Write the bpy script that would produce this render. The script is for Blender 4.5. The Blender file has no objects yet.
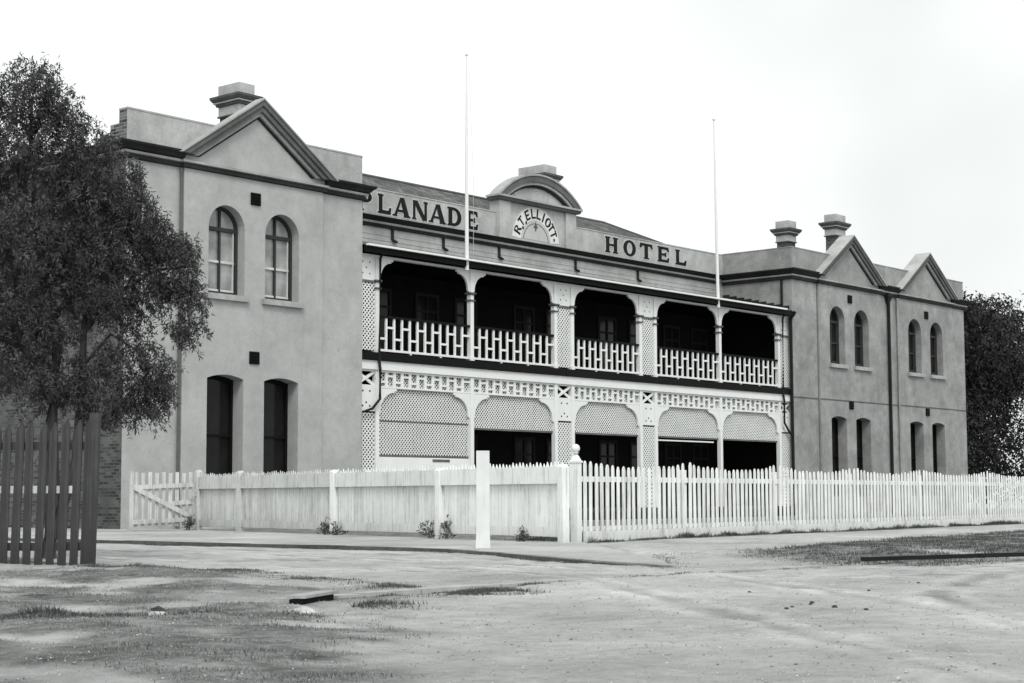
import bpy, math, random
import numpy as np
from mathutils import Vector, Matrix, noise
from mathutils.geometry import tessellate_polygon
random.seed(7)
rng = np.random.default_rng(11)
SC = bpy.context.scene
COL = SC.collection
R = math.radians
# ------------------------------------------------------------------ camera, sky, sun, exposure
# world axes: x runs along the hotel front, y goes into the building, z is up; metres
cd = bpy.data.cameras.new('camera')
cam = bpy.data.objects.new('camera', cd)
COL.objects.link(cam)
cd.sensor_width = 36
cd.lens = 36 * 1681.54 / 1024
cd.shift_x = 0.00635
cd.shift_y = 0.0122
cd.clip_start = 0.1
cd.clip_end = 3000
rr = Vector((0.6534932, -0.7569240, -0.0035619))
uu = Vector((-0.0620569, -0.0582658, 0.9963704))
bb = Vector((-0.7543842, -0.6509003, -0.0850487))
cam.matrix_world = Matrix(((rr.x, uu.x, bb.x, 0), (rr.y, uu.y, bb.y, -41.5), (rr.z, uu.z, bb.z, 0.9), (0, 0, 0, 1)))
SC.camera = cam

W = bpy.data.worlds.new('World')
SC.world = W
W.use_nodes = True
nt = W.node_tree
nt.nodes.clear()
sky = nt.nodes.new('ShaderNodeTexSky')
sky.sky_type = 'NISHITA'
sky.sun_disc = False
SUN_EL, SUN_AZ = R(50), R(222)          # azimuth clockwise from +y
sky.sun_elevation = SUN_EL
sky.sun_rotation = SUN_AZ
sky.air_density = 1.0
sky.dust_density = 5.0
bw = nt.nodes.new('ShaderNodeRGBToBW')
nt.links.new(sky.outputs[0], bw.inputs[0])
tc = nt.nodes.new('ShaderNodeTexCoord')
cn = nt.nodes.new('ShaderNodeTexNoise')
cn.inputs['Scale'].default_value = 1.6
cn.inputs['Detail'].default_value = 4
nt.links.new(tc.outputs['Generated'], cn.inputs['Vector'])
cr = nt.nodes.new('ShaderNodeMapRange')
cr.inputs[1].default_value = 0.3
cr.inputs[2].default_value = 0.7
cr.inputs[3].default_value = 7.0
cr.inputs[4].default_value = 15.0
nt.links.new(cn.outputs[0], cr.inputs[0])
mx = nt.nodes.new('ShaderNodeMix')      # overcast: mostly even cloud over the clear sky's own gradient
mx.data_type = 'FLOAT'
mx.inputs[0].default_value = 0.75
nt.links.new(bw.outputs[0], mx.inputs[2])
nt.links.new(cr.outputs[0], mx.inputs[3])
tint = nt.nodes.new('ShaderNodeVectorMath')
tint.operation = 'SCALE'
tint.inputs[0].default_value = (0.968, 1.0, 0.985)
nt.links.new(mx.outputs[0], tint.inputs['Scale'])
bg = nt.nodes.new('ShaderNodeBackground')
bg.inputs[1].default_value = 0.10
nt.links.new(tint.outputs[0], bg.inputs[0])
out = nt.nodes.new('ShaderNodeOutputWorld')
nt.links.new(bg.outputs[0], out.inputs[0])

sd = bpy.data.lights.new('sun', 'SUN')
sd.energy = 1.5
sd.angle = R(20)
sd.color = (1.0, 0.99, 0.96)
sun = bpy.data.objects.new('sun', sd)
COL.objects.link(sun)
sdir = Vector((math.sin(SUN_AZ) * math.cos(SUN_EL), math.cos(SUN_AZ) * math.cos(SUN_EL), math.sin(SUN_EL)))
sun.rotation_euler = sdir.to_track_quat('Z', 'Y').to_euler()
sun.location = (0, -20, 60)

SC.view_settings.view_transform = 'Standard'
SC.view_settings.look = 'None'
SC.view_settings.gamma = 1
SC.view_settings.exposure = 0.32
SC.render.engine = 'CYCLES'
SC.cycles.use_denoising = True
SC.cycles.max_bounces = 6
SC.cycles.diffuse_bounces = 3

# ------------------------------------------------------------------ helpers
WP = {}                                  # world position of empties


def tag(o, label=None, cat=None, group=None, kind=None):
    if label: o['label'] = label
    if cat: o['category'] = cat
    if group: o['group'] = group
    if kind: o['kind'] = kind
    return o


def empty(name, loc, label, cat, group=None):
    o = bpy.data.objects.new(name, None)
    o.empty_display_size = 0.3
    COL.objects.link(o)
    o.location = loc
    WP[o.name] = Vector(loc)
    return tag(o, label, cat, group)


class MB:
    def __init__(self):
        self.v, self.f, self.m = [], [], []

    def add(self, vs, fs, m=0):
        b = len(self.v)
        self.v += [tuple(p) for p in vs]
        for f in fs:
            self.f.append(tuple(i + b for i in f))
            self.m.append(m)
        return self

    def box(self, x0, x1, y0, y1, z0, z1, m=0):
        vs = [(x0, y0, z0), (x1, y0, z0), (x1, y1, z0), (x0, y1, z0), (x0, y0, z1), (x1, y0, z1), (x1, y1, z1), (x0, y1, z1)]
        return self.add(vs, [(0, 3, 2, 1), (4, 5, 6, 7), (0, 1, 5, 4), (1, 2, 6, 5), (2, 3, 7, 6), (3, 0, 4, 7)], m)

    def bar(self, p, q, w, h, up=(0, 0, 1), m=0, w2=None, h2=None):
        p, q = Vector(p), Vector(q)
        d = (q - p).normalized()
        s = d.cross(Vector(up))
        if s.length < 1e-5: s = d.cross(Vector((1, 0, 0)))
        s.normalize()
        u = s.cross(d).normalized()
        w2 = w if w2 is None else w2
        h2 = h if h2 is None else h2
        vs = []
        for c, ww, hh in ((p, w, h), (q, w2, h2)):
            for a, b in ((-1, -1), (1, -1), (1, 1), (-1, 1)):
                vs.append(c + s * (a * ww / 2) + u * (b * hh / 2))
        return self.add(vs, [(0, 1, 2, 3), (7, 6, 5, 4), (0, 4, 5, 1), (1, 5, 6, 2), (2, 6, 7, 3), (3, 7, 4, 0)], m)

    def prism(self, poly, y0, y1, m=0):
        """outline in x,z pushed from y0 to y1"""
        n = len(poly)
        vs = [(x, y0, z) for x, z in poly] + [(x, y1, z) for x, z in poly]
        fs = [tuple(range(n)), tuple(range(2 * n - 1, n - 1, -1))]
        fs += [(i, i + n, (i + 1) % n + n, (i + 1) % n) for i in range(n)]
        return self.add(vs, fs, m)

    def ring(self, a, b, y0, y1, m=0):
        """band between two outlines (x,z) of the same length"""
        n = len(a)
        vs = [(x, y0, z) for x, z in a] + [(x, y0, z) for x, z in b] + [(x, y1, z) for x, z in a] + [(x, y1, z) for x, z in b]
        fs = []
        for i in range(n):
            j = (i + 1) % n
            fs += [(i, j, n + j, n + i), (2 * n + i, 3 * n + i, 3 * n + j, 2 * n + j), (n + i, n + j, 3 * n + j, 3 * n + i), (i, 2 * n + i, 2 * n + j, j)]
        return self.add(vs, fs, m)

    def holes(self, outer, holes, y, depth, m=0):
        """a wall face at y with openings and their reveals"""
        loops = [[Vector((x, z, 0)) for x, z in l] for l in [outer] + holes]
        tris = tessellate_polygon(loops)
        pts = [(p.x, y, p.y) for l in loops for p in l]
        self.add(pts, [tuple(t) for t in tris], m)
        for h in holes:
            n = len(h)
            vs = [(x, y, z) for x, z in h] + [(x, y + depth, z) for x, z in h]
            self.add(vs, [(i, (i + 1) % n, (i + 1) % n + n, i + n) for i in range(n)], m)
        return self

    def tube(self, pts, rads, n=10, m=0, cap=True):
        pts = [Vector(p) for p in pts]
        vs, fs = [], []
        for k, p in enumerate(pts):
            d = (pts[min(k + 1, len(pts) - 1)] - pts[max(k - 1, 0)]).normalized()
            s = d.cross(Vector((0, 0, 1)))
            if s.length < 1e-4: s = Vector((1, 0, 0))
            s.normalize()
            u = s.cross(d)
            for i in range(n):
                a = 2 * math.pi * i / n
                vs.append(p + (s * math.cos(a) + u * math.sin(a)) * rads[k])
        for k in range(len(pts) - 1):
            for i in range(n):
                fs.append((k * n + i, k * n + (i + 1) % n, (k + 1) * n + (i + 1) % n, (k + 1) * n + i))
        if cap:
            fs.append(tuple(range(n))[::-1])
            fs.append(tuple(range((len(pts) - 1) * n, len(pts) * n)))
        return self.add(vs, fs, m)

    def lathe(self, c, prof, n=16, m=0):
        vs, fs = [], []
        for r, z in prof:
            for i in range(n):
                a = 2 * math.pi * i / n
                vs.append((c[0] + r * math.cos(a), c[1] + r * math.sin(a), c[2] + z))
        for k in range(len(prof) - 1):
            for i in range(n):
                fs.append((k * n + i, k * n + (i + 1) % n, (k + 1) * n + (i + 1) % n, (k + 1) * n + i))
        fs.append(tuple(range(n))[::-1])
        fs.append(tuple(range((len(prof) - 1) * n, len(prof) * n)))
        return self.add(vs, fs, m)

    def sweep(self, path, prof, mats=None, closed=False, caps=True):
        """path: plan points, outward side on the right of travel; prof: (outward, z) open chain"""
        P = [Vector((a, b)) for a, b in path]
        n = len(P)
        offs = []
        for i in range(n):
            ds = []
            if closed or i > 0: ds.append((P[i] - P[i - 1]).normalized())
            if closed or i < n - 1: ds.append((P[(i + 1) % n] - P[i]).normalized())
            ns = [Vector((d.y, -d.x)) for d in ds]
            if len(ns) == 2:
                b = (ns[0] + ns[1]).normalized()
                b = b / max(0.2, b.dot(ns[0]))
            else:
                b = ns[0]
            offs.append(b)
        k = len(prof)
        vs = [(P[i].x + offs[i].x * o, P[i].y + offs[i].y * o, z) for i in range(n) for o, z in prof]
        base = len(self.v)
        self.v += vs
        for i in range(n if closed else n - 1):
            j = (i + 1) % n
            for q in range(k - 1):
                self.f.append((base + i * k + q, base + j * k + q, base + j * k + q + 1, base + i * k + q + 1))
                self.m.append(mats[q] if mats else 0)
        if caps and not closed:
            for i in (0, n - 1):
                self.f.append(tuple(base + i * k + q for q in range(k)))
                self.m.append(mats[0] if mats else 0)
        return self

    def build(self, name, mats, parent=None, at=None, smooth=False):
        pw = WP[parent.name] if parent is not None else Vector((0, 0, 0))
        at = pw if at is None and parent is not None else Vector(at or (0, 0, 0))
        me = bpy.data.meshes.new(name)
        me.from_pydata([(x - at.x, y - at.y, z - at.z) for x, y, z in self.v], [], self.f)
        for mt in (mats if isinstance(mats, (list, tuple)) else [mats]):
            me.materials.append(mt)
        me.polygons.foreach_set('material_index', self.m)
        if smooth: me.polygons.foreach_set('use_smooth', [True] * len(self.f))
        me.update()
        import bmesh
        bm = bmesh.new()
        bm.from_mesh(me)
        bmesh.ops.recalc_face_normals(bm, faces=bm.faces)
        bm.to_mesh(me)
        bm.free()
        o = bpy.data.objects.new(name, me)
        COL.objects.link(o)
        if parent is not None: o.parent = parent
        o.location = at - pw
        WP[o.name] = Vector(at)
        return o


def copy_tree(o, parent, loc=None):
    c = o.copy()
    COL.objects.link(c)
    c.parent = parent
    if loc is not None: c.location = loc
    WP[c.name] = (WP[parent.name] if parent else Vector((0, 0, 0))) + c.location
    for ch in list(o.children):
        copy_tree(ch, c)
    return c


# ------------------------------------------------------------------ materials
def g3(v): return (v * 0.985, v, v * 0.99, 1)


class Mat:
    def __init__(self, name, rough=0.85, spec=0.3):
        self.m = bpy.data.materials.new(name)
        self.m.use_nodes = True
        self.t = self.m.node_tree
        self.b = self.t.nodes['Principled BSDF']
        self.b.inputs['Roughness'].default_value = rough
        self.b.inputs['Specular IOR Level'].default_value = spec
        self.co = self.t.nodes.new('ShaderNodeTexCoord').outputs['Object']

    def n(self, kind, **kw):
        return self.t.nodes.new('ShaderNode' + kind)

    def l(self, a, b): self.t.links.new(a, b)

    def mapping(self, scale=(1, 1, 1), rot=(0, 0, 0)):
        mp = self.n('Mapping')
        mp.inputs['Scale'].default_value = scale
        mp.inputs['Rotation'].default_value = rot
        self.l(self.co, mp.inputs[0])
        return mp.outputs[0]

    def noise(self, scale, detail=5, vec=None, rough=0.6):
        nd = self.n('TexNoise')
        nd.inputs['Scale'].default_value = scale
        nd.inputs['Detail'].default_value = detail
        nd.inputs['Roughness'].default_value = rough
        self.l(vec if vec is not None else self.co, nd.inputs['Vector'])
        return nd.outputs[0]

    def rng(self, sock, a, b, lo, hi):
        r_ = self.n('MapRange')
        for k, val in zip((1, 2, 3, 4), (a, b, lo, hi)): r_.inputs[k].default_value = val
        self.l(sock, r_.inputs[0])
        return r_.outputs[0]

    def math(self, op, a, b):
        nd = self.n('Math')
        nd.operation = op
        for i, x in enumerate((a, b)):
            if isinstance(x, (int, float)): nd.inputs[i].default_value = x
            else: self.l(x, nd.inputs[i])
        return nd.outputs[0]

    def mixf(self, f, a, b):
        nd = self.n('Mix')
        nd.data_type = 'FLOAT'
        for i, x in zip((0, 2, 3), (f, a, b)):
            if isinstance(x, (int, float)): nd.inputs[i].default_value = x
            else: self.l(x, nd.inputs[i])
        return nd.outputs[0]

    def grey(self, sock):
        c = self.n('CombineColor')
        for i, k in enumerate((0.985, 1.0, 0.99)):
            self.l(self.math('MULTIPLY', sock, k), c.inputs[i])
        self.l(c.outputs[0], self.b.inputs['Base Color'])

    def bump(self, sock, strength=0.3, dist=0.02):
        b = self.n('Bump')
        b.inputs['Strength'].default_value = strength
        b.inputs['Distance'].default_value = dist
        self.l(sock, b.inputs['Height'])
        self.l(b.outputs[0], self.b.inputs['Normal'])


def stucco(name, v, stain=0.25, dark=0.45):
    a = Mat(name, 0.92, 0.15)
    n1 = a.math('MULTIPLY', a.rng(a.noise(0.35, 6), 0.3, 0.7, 1 - stain * 0.7, 1 + stain * 0.5), a.rng(a.noise(0.95, 9, rough=0.78), 0.36, 0.66, 1 - stain * 0.75, 1 + stain * 0.55))
    n2 = a.math('MULTIPLY', a.rng(a.noise(2.2, 7, rough=0.75), 0.3, 0.72, 1 - stain * 0.5, 1 + stain * 0.3), a.rng(a.noise(9, 6, rough=0.8), 0.3, 0.7, 1 - stain * 0.35, 1 + stain * 0.3))
    st = a.noise(1.0, 5, a.mapping((2.2, 2.2, 0.10)))           # rain streaks down the wall
    n3 = a.math('MULTIPLY', a.rng(st, 0.56, 0.78, 1.0, 1 - stain * 0.6), a.rng(a.noise(1.0, 4, a.mapping((5, 5, 0.5))), 0.58, 0.76, 1.0, 1 - stain * 0.25))
    sp = a.rng(a.noise(5.5, 3), 0.68, 0.74, 1.0, 1 - dark * 0.4)  # small chips
    s = a.math('MULTIPLY', a.math('MULTIPLY', n1, n2), a.math('MULTIPLY', n3, sp))
    a.grey(a.math('MULTIPLY', s, v))
    a.bump(a.noise(16, 7, rough=0.75), 0.6, 0.02)
    return a.m


def paint(name, v, wear=0.2, rough=0.7, worn=0.35, scale=1.0, grain=True):
    a = Mat(name, rough, 0.3 if v > 0.1 else 0.06)
    n1 = a.rng(a.noise(1.3 * scale, 5), 0.3, 0.75, 1.0, 1 - wear)
    gr = a.noise(1.0 * scale, 5, a.mapping((16, 16, 0.9)))
    n2 = a.rng(gr, 0.58, 0.78, 1.0, 1 - worn) if grain else a.rng(gr, 0.5, 0.9, 1, 1)
    a.grey(a.math('MULTIPLY', a.math('MULTIPLY', n1, n2), v))
    a.bump(a.noise(9 * scale, 5), 0.15, 0.008)
    return a.m


def old_boards(name, v, bare, amount):
    """chalky paint gone thin: each board its own tone, bare grey grain, dirt splashed up from the ground"""
    a = Mat(name, 0.9, 0.15)
    ge = a.n('NewGeometry')
    tone = a.rng(ge.outputs['Random Per Island'], 0, 1, 0.88, 1.04)
    gr = a.noise(1.0, 6, a.mapping((22, 22, 0.8)), 0.7)
    pat = a.noise(1.7, 5, None, 0.7)
    f = a.rng(a.math('ADD', gr, a.math('MULTIPLY', pat, 0.6)), 0.92 - amount * 0.25, 1.08, 0.0, 1.0)
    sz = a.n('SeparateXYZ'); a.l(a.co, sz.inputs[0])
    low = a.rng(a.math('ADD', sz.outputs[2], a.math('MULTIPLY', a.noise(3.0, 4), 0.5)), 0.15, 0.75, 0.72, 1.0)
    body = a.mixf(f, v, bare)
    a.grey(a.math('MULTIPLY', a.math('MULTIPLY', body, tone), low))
    a.bump(gr, 0.35, 0.01)
    return a.m


def brick(name, v, mortar, scale=1.0, contrast=0.5):
    a = Mat(name, 0.95, 0.1)
    sx = a.n('SeparateXYZ')
    a.l(a.co, sx.inputs[0])
    cb = a.n('CombineXYZ')
    a.l(a.math('ADD', sx.outputs[0], sx.outputs[1]), cb.inputs[0])
    a.l(sx.outputs[2], cb.inputs[1])
    bt = a.n('TexBrick')
    bt.inputs['Scale'].default_value = 1.0 / scale
    bt.inputs['Brick Width'].default_value = 0.26
    bt.inputs['Row Height'].default_value = 0.095
    bt.inputs['Mortar Size'].default_value = 0.011
    bt.inputs['Mortar Smooth'].default_value = 0.3
    bt.inputs['Bias'].default_value = 0.0
    bt.inputs['Color1'].default_value = g3(v * (1 + contrast))
    bt.inputs['Color2'].default_value = g3(v * (1 - contrast))
    bt.inputs['Mortar'].default_value = g3(mortar)
    a.l(cb.outputs[0], bt.inputs['Vector'])
    k = a.n('RGBToBW')
    a.l(bt.outputs[0], k.inputs[0])
    a.grey(a.math('MULTIPLY', k.outputs[0], a.rng(a.noise(0.8, 6), 0.3, 0.7, 0.7, 1.25)))
    a.bump(bt.outputs['Fac'], -0.4, 0.01)
    return a.m


M = {}
M['wall_light'] = stucco('weathered_stucco', 0.405, 0.17, 0.6)
M['wall_darker'] = stucco('darker_mottled_stucco', 0.315, 0.33, 0.9)  # darker and more mottled than the left wing's stucco
M['parapet'] = stucco('parapet_stucco', 0.43, 0.26)
M['moulding_dark'] = stucco('blackened_and_shaded_moulding', 0.03, 0.4)
M['moulding_grey'] = stucco('grey_moulding', 0.125, 0.3)
M['fillet'] = stucco('pale_fillet', 0.36, 0.25)
M['cap'] = stucco('chimney_cap_render', 0.48, 0.3)
M['white'] = paint('white_paint', 0.78, 0.12, worn=0.1)
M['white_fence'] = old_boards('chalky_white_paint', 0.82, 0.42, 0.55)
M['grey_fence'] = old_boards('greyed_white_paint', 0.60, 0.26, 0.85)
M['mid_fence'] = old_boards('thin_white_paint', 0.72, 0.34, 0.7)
M['post_white'] = paint('fresh_white_post_paint', 0.74, 0.2, worn=0.15)
M['dark_paint_and_shade'] = paint('dark_paint_and_shade', 0.009, 0.3, 0.6, grain=False)  # real dark paint, also shade painted into soffit and deck edge
M['deep_shade'] = paint('verandah_deep_shade', 0.012, 0.3, 0.95, grain=False)  # near-black colour puts the recess shade into the surface
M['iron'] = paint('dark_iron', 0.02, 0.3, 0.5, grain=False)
M['letter'] = paint('black_sign_paint', 0.02, 0.5, 0.7, grain=False)
M['letter_pale'] = paint('pale_sign_paint', 0.50, 0.2, 0.8, grain=False)
M['sign_white'] = paint('white_sign_paint', 0.72, 0.15, 0.8, grain=False)
M['brick_dark'] = brick('sooty_brick', 0.085, 0.12)
M['brick_chimney'] = brick('chimney_brick', 0.07, 0.16, 1.0, 0.5)
M['brick_parapet'] = brick('parapet_end_brick', 0.12, 0.26, 1.1, 0.6)
M['iron_roof'] = paint('weathered_roof', 0.13, 0.5, 0.8, worn=0.5, scale=0.8)
M['dark_timber'] = old_boards('weathered_dark_timber', 0.05, 0.095, 0.7)
M['stone'] = stucco('pale_stone', 0.5, 0.3)
M['kerbstone'] = stucco('stained_kerb', 0.12, 0.5)
M['dark_stone'] = stucco('dark_stone', 0.06, 0.4)


def glass(name, v):
    a = Mat(name, 0.12, 0.5 if v > 0.1 else 0.12)
    n = a.rng(a.noise(0.9, 3), 0.35, 0.65, v * 0.6, v * 1.3)
    a.grey(n)
    return a.m


M['glass_dark'] = glass('dark_window_glass', 0.012)
M['glass_sky_blind'] = glass('glass_pale_blind_and_sky', 0.30)  # pale colour holds both the blinds and the sky's reflection
M['sash'] = paint('dark_sash_paint', 0.05, 0.3, 0.6, grain=False)
M['sash_white'] = paint('white_sash_paint', 0.6, 0.3, 0.6, grain=False)

# slate roof: rows of shingles
a = Mat('slate_roof', 0.85, 0.3)
sx = a.n('SeparateXYZ'); a.l(a.co, sx.inputs[0])
cb = a.n('CombineXYZ'); a.l(sx.outputs[0], cb.inputs[0]); a.l(a.math('MULTIPLY', sx.outputs[1], 1.15), cb.inputs[1])
bt = a.n('TexBrick'); a.l(cb.outputs[0], bt.inputs['Vector'])
bt.inputs['Scale'].default_value = 1
bt.inputs['Brick Width'].default_value = 0.3; bt.inputs['Row Height'].default_value = 0.22; bt.inputs['Mortar Size'].default_value = 0.012
bt.inputs['Color1'].default_value = g3(0.13); bt.inputs['Color2'].default_value = g3(0.06); bt.inputs['Mortar'].default_value = g3(0.03)
k = a.n('RGBToBW'); a.l(bt.outputs[0], k.inputs[0])
a.grey(a.math('MULTIPLY', k.outputs[0], a.rng(a.noise(0.7, 6), 0.3, 0.7, 0.55, 1.5)))
a.bump(bt.outputs['Fac'], -0.5, 0.015)
M['slate'] = a.m


def leafmat(name, lo, hi, trans=0.25):
    a = Mat(name, 0.6, 0.35)
    ge = a.n('NewGeometry')
    r = a.rng(ge.outputs['Random Per Island'], 0, 1, lo, hi)
    nz = a.rng(a.noise(1.4, 4), 0.3, 0.7, 0.5, 1.5)
    a.grey(a.math('MULTIPLY', r, nz))
    tr = a.n('BsdfTranslucent')
    tr.inputs[0].default_value = g3(hi * 0.9)
    ms = a.n('MixShader')
    ms.inputs[0].default_value = trans
    a.l(a.b.outputs[0], ms.inputs[1])
    a.l(tr.outputs[0], ms.inputs[2])
    a.l(ms.outputs[0], a.t.nodes['Material Output'].inputs[0])
    return a.m


M['leaf'] = leafmat('drooping_leaves', 0.022, 0.078, 0.15)
M['leaf_dark'] = leafmat('dark_leaves', 0.006, 0.022, 0.1)
M['grass'] = leafmat('dry_grass', 0.05, 0.30, 0.2)
M['weed'] = leafmat('weed_leaves', 0.03, 0.13, 0.2)
a = Mat('bark', 0.95, 0.1)
a.grey(a.rng(a.noise(1.0, 6, a.mapping((14, 14, 1.5))), 0.3, 0.7, 0.02, 0.075))
a.bump(a.noise(1.0, 6, a.mapping((14, 14, 1.5))), 0.8, 0.03)
M['bark'] = a.m

# ------------------------------------------------------------------ the ground
V_LEFT = [(15.3, -18.5), (14.4, -21), (13.9, -24.8), (13.3, -27.6), (12.7, -29.6), (11.9, -29.9), (10.9, -30.9), (9.7, -32.5), (8.4, -33.8), (7.4, -34.5), (5, -36.5), (1, -39.5), (-14, -30), (2, -6)]
V_RIGHT = [(19.3, -30.4), (21.8, -27.6), (26, -25.4), (30, -24.4), (75, -21.5), (75, -33.0), (34, -31.9), (26, -31.6), (20.5, -31.2)]
YARD = [(27.2, -19.9), (110, -13), (110, 30), (69.2, 30), (69.2, 0), (31.6, 0), (31.5, -2.6)]
KERB = [(22.3, 45), (22.2, -7), (21.9, -15), (21.9, -19.5), (21.7, -21.4), (20.9, -23.4), (19.8, -25.5), (18.9, -27.2), (18.3, -28.6)]
FOOT = KERB + [(20.2, -27.0), (23.6, -23.6), (26.75, -20.45), (31.0, -2.9), (31.1, 0.1), (31.1, 45)]


def pdist(P, x, y):
    """signed distance, positive inside"""
    x = np.asarray(x, float); y = np.asarray(y, float)
    d = np.full(x.shape, 1e9)
    ins = np.zeros(x.shape, bool)
    n = len(P)
    for i in range(n):
        ax, ay = P[i]; bx, by = P[(i + 1) % n]
        ex, ey = bx - ax, by - ay
        t = np.clip(((x - ax) * ex + (y - ay) * ey) / (ex * ex + ey * ey), 0, 1)
        d = np.minimum(d, np.hypot(x - ax - t * ex, y - ay - t * ey))
        c = (ay > y) != (by > y)
        with np.errstate(divide='ignore', invalid='ignore'):
            ins ^= c & (x < (bx - ax) * (y - ay) / (by - ay if by != ay else 1e-9) + ax)
    return np.where(ins, d, -d)


def vnoise(x, y, s, seed=0.0, oct=3):
    f = np.array([noise.fractal(Vector((a * s + seed, b * s - seed, seed)), 1.0, 2.0, oct) for a, b in zip(x.ravel(), y.ravel())])
    return f.reshape(x.shape)


def ss(a, b, t):
    if a > b: return 1 - ss(b, a, t)
    t = np.clip((t - a) / (b - a), 0, 1)
    return t * t * (3 - 2 * t)


def axis(lo, hi, step, far):
    c = list(np.arange(lo, hi + 1e-6, step))
    o = step
    p = hi
    while p < far:
        o *= 1.5; p += o; c.append(p)
    o = step
    p = lo
    while p > -far:
        o *= 1.5; p -= o; c.insert(0, p)
    return np.array(c)


gx = axis(4.0, 46.0, 0.13, 900)
gy = axis(-39.5, -8.0, 0.13, 900)
GX, GY = np.meshgrid(gx, gy, indexing='ij')
NZ1 = vnoise(GX, GY, 0.35, 3.1, 4)
NZ2 = vnoise(GX, GY, 1.3, 7.7, 3)
NZ3 = vnoise(GX, GY, 0.12, 1.7, 2)
NZ4 = vnoise(GX, GY, 2.7, 5.3, 3)
dl = pdist(V_LEFT, GX, GY); dr = pdist(V_RIGHT, GX, GY); dyd = pdist(YARD, GX, GY); df = pdist(FOOT, GX, GY)
jit = 0.9 * NZ1 + 0.35 * NZ2
gl = ss(-0.3, 0.7, dl + jit * 0.8) * ss(-0.50, 0.20, NZ1 + 0.95 * NZ2 + 0.14)
gr_ = ss(-0.5, 0.9, dr + jit) * ss(-0.55, 0.05, NZ1 + 0.5 * NZ2 + 0.18)
gyd = ss(0.0, 0.5, dyd)
strip = np.clip(1 - np.abs(GY + 20.28 - (GX - 27) * 0.0865 + 0.22) / 0.34, 0, 1) * (GX > 27)
MASK = np.clip(np.maximum.reduce([gl, gr_, gyd, ss(0.2, 0.6, strip)]), 0, 1)
# wheel tracks worn by carts turning between the two streets
RUT = np.zeros(GX.shape)
for tr, wd in (([(6, -41), (10.5, -37.4), (14.5, -34.2), (19.5, -32.6), (30, -32.7), (60, -32.5)], .16), ([(7.6, -42), (11.8, -38.5), (15.6, -35.5), (20.5, -34.1), (30, -34.2), (60, -34)], .16),
               ([(19.6, -10), (19.2, -20), (18.2, -26), (16.4, -30.4), (13.2, -34.6), (9, -39)], .17), ([(18.2, -10), (17.8, -20), (16.8, -25.6), (15.0, -29.6), (11.8, -33.6), (7.6, -38)], .17),
               ([(16.2, -12), (15.8, -20), (15.2, -27), (16.5, -31), (20, -33.4), (30, -33.4)], .2), ([(21, -14), (20.6, -20), (19.4, -26), (18.2, -29.4), (19, -31.6), (24, -32.2)], .2)):
    best = np.full(GX.shape, 1e9)
    for (ax, ay), (bx_, by_) in zip(tr, tr[1:]):
        ex, ey = bx_ - ax, by_ - ay
        t_ = np.clip(((GX - ax) * ex + (GY - ay) * ey) / (ex * ex + ey * ey), 0, 1)
        best = np.minimum(best, np.hypot(GX - ax - t_ * ex, GY - ay - t_ * ey))
    best = np.abs(best + 0.25 * NZ1)
    wd = wd * 0.62
    RUT += 0.8 * np.exp(-(best / wd) ** 2) - 0.6 * np.exp(-((best - 2.2 * wd) / (wd * 0.8)) ** 2)
RUT *= (0.75 + 0.9 * NZ2) * (1 - MASK)
# heights: left street sits a kerb below the footpath
road = ss(0.0, 2.5, -dl) * ss(-29.5, -25.0, GY) * (GX < 23)
H = -0.015 + 0.02 * NZ1 + 0.012 * NZ2 + 0.016 * NZ4 + 0.05 * NZ3 * (np.abs(GX) < 60)
H = H - 0.045 * road - 0.008 * RUT * (df < 0)
H = H + 0.06 * ss(0, 1.5, dl) * (0.6 + 0.6 * NZ1)
H = H + 0.05 * ss(0, 1.2, dr) * (0.7 + 0.6 * NZ1)
H = np.where(df > -0.05, np.where(df > 0.3, -0.07, -0.13), H)
H = np.where((df <= -0.05) & (df > -0.4) & (GX < 22.5), np.minimum(H, -0.05 + 0.035 * ss(-19, -25, GY)), H)
H = np.where(dyd > 0.1, -0.03 + 0.02 * NZ2, H)
fy = -20.2 + (GX - 27) * 0.0865
H = np.where((GX > 26.9) & (GY < fy + .2) & (GY > fy - 1.0), np.minimum(H, 0.0) * 0.5, H)
nxg, nyg = GX.shape
gv = np.stack([GX.ravel(), GY.ravel(), H.ravel()], 1)
idx = np.arange(nxg * nyg).reshape(nxg, nyg)
gf = np.stack([idx[:-1, :-1].ravel(), idx[1:, :-1].ravel(), idx[1:, 1:].ravel(), idx[:-1, 1:].ravel()], 1)
me = bpy.data.meshes.new('ground')
me.from_pydata(gv.tolist(), [], gf.tolist())
at_ = me.attributes.new('grassy', 'FLOAT', 'POINT')
at_.data.foreach_set('value', MASK.ravel().astype(np.float32))
ar_ = me.attributes.new('rut', 'FLOAT', 'POINT')
ar_.data.foreach_set('value', RUT.ravel().astype(np.float32))
me.polygons.foreach_set('use_smooth', [True] * len(gf))
me.update()
ground = bpy.data.objects.new('ground', me)
COL.objects.link(ground)
tag(ground, kind='structure')
a = Mat('sandy_ground', 0.97, 0.08)
att = a.n('Attribute'); att.attribute_name = 'grassy'
atr = a.n('Attribute'); atr.attribute_name = 'rut'
sand = a.math('MULTIPLY', a.rng(a.noise(0.33, 8, rough=0.72), 0.34, 0.66, 0.28, 0.53),
              a.math('MULTIPLY', a.rng(a.noise(4.5, 8, rough=0.85), 0.30, 0.70, 0.74, 1.16),
                     a.math('MULTIPLY', a.rng(atr.outputs['Fac'], -0.5, 1.0, 1.2, 0.62),
                            a.rng(a.noise(17, 6, rough=0.8), 0.60, 0.76, 1.0, 0.60))))
soil = a.math('MULTIPLY', a.rng(a.noise(1.3, 7, rough=0.8), 0.34, 0.66, 0.055, 0.29), a.rng(a.noise(11, 4), 0.3, 0.7, 0.75, 1.25))
a.grey(a.mixf(att.outputs['Fac'], sand, soil))
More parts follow.
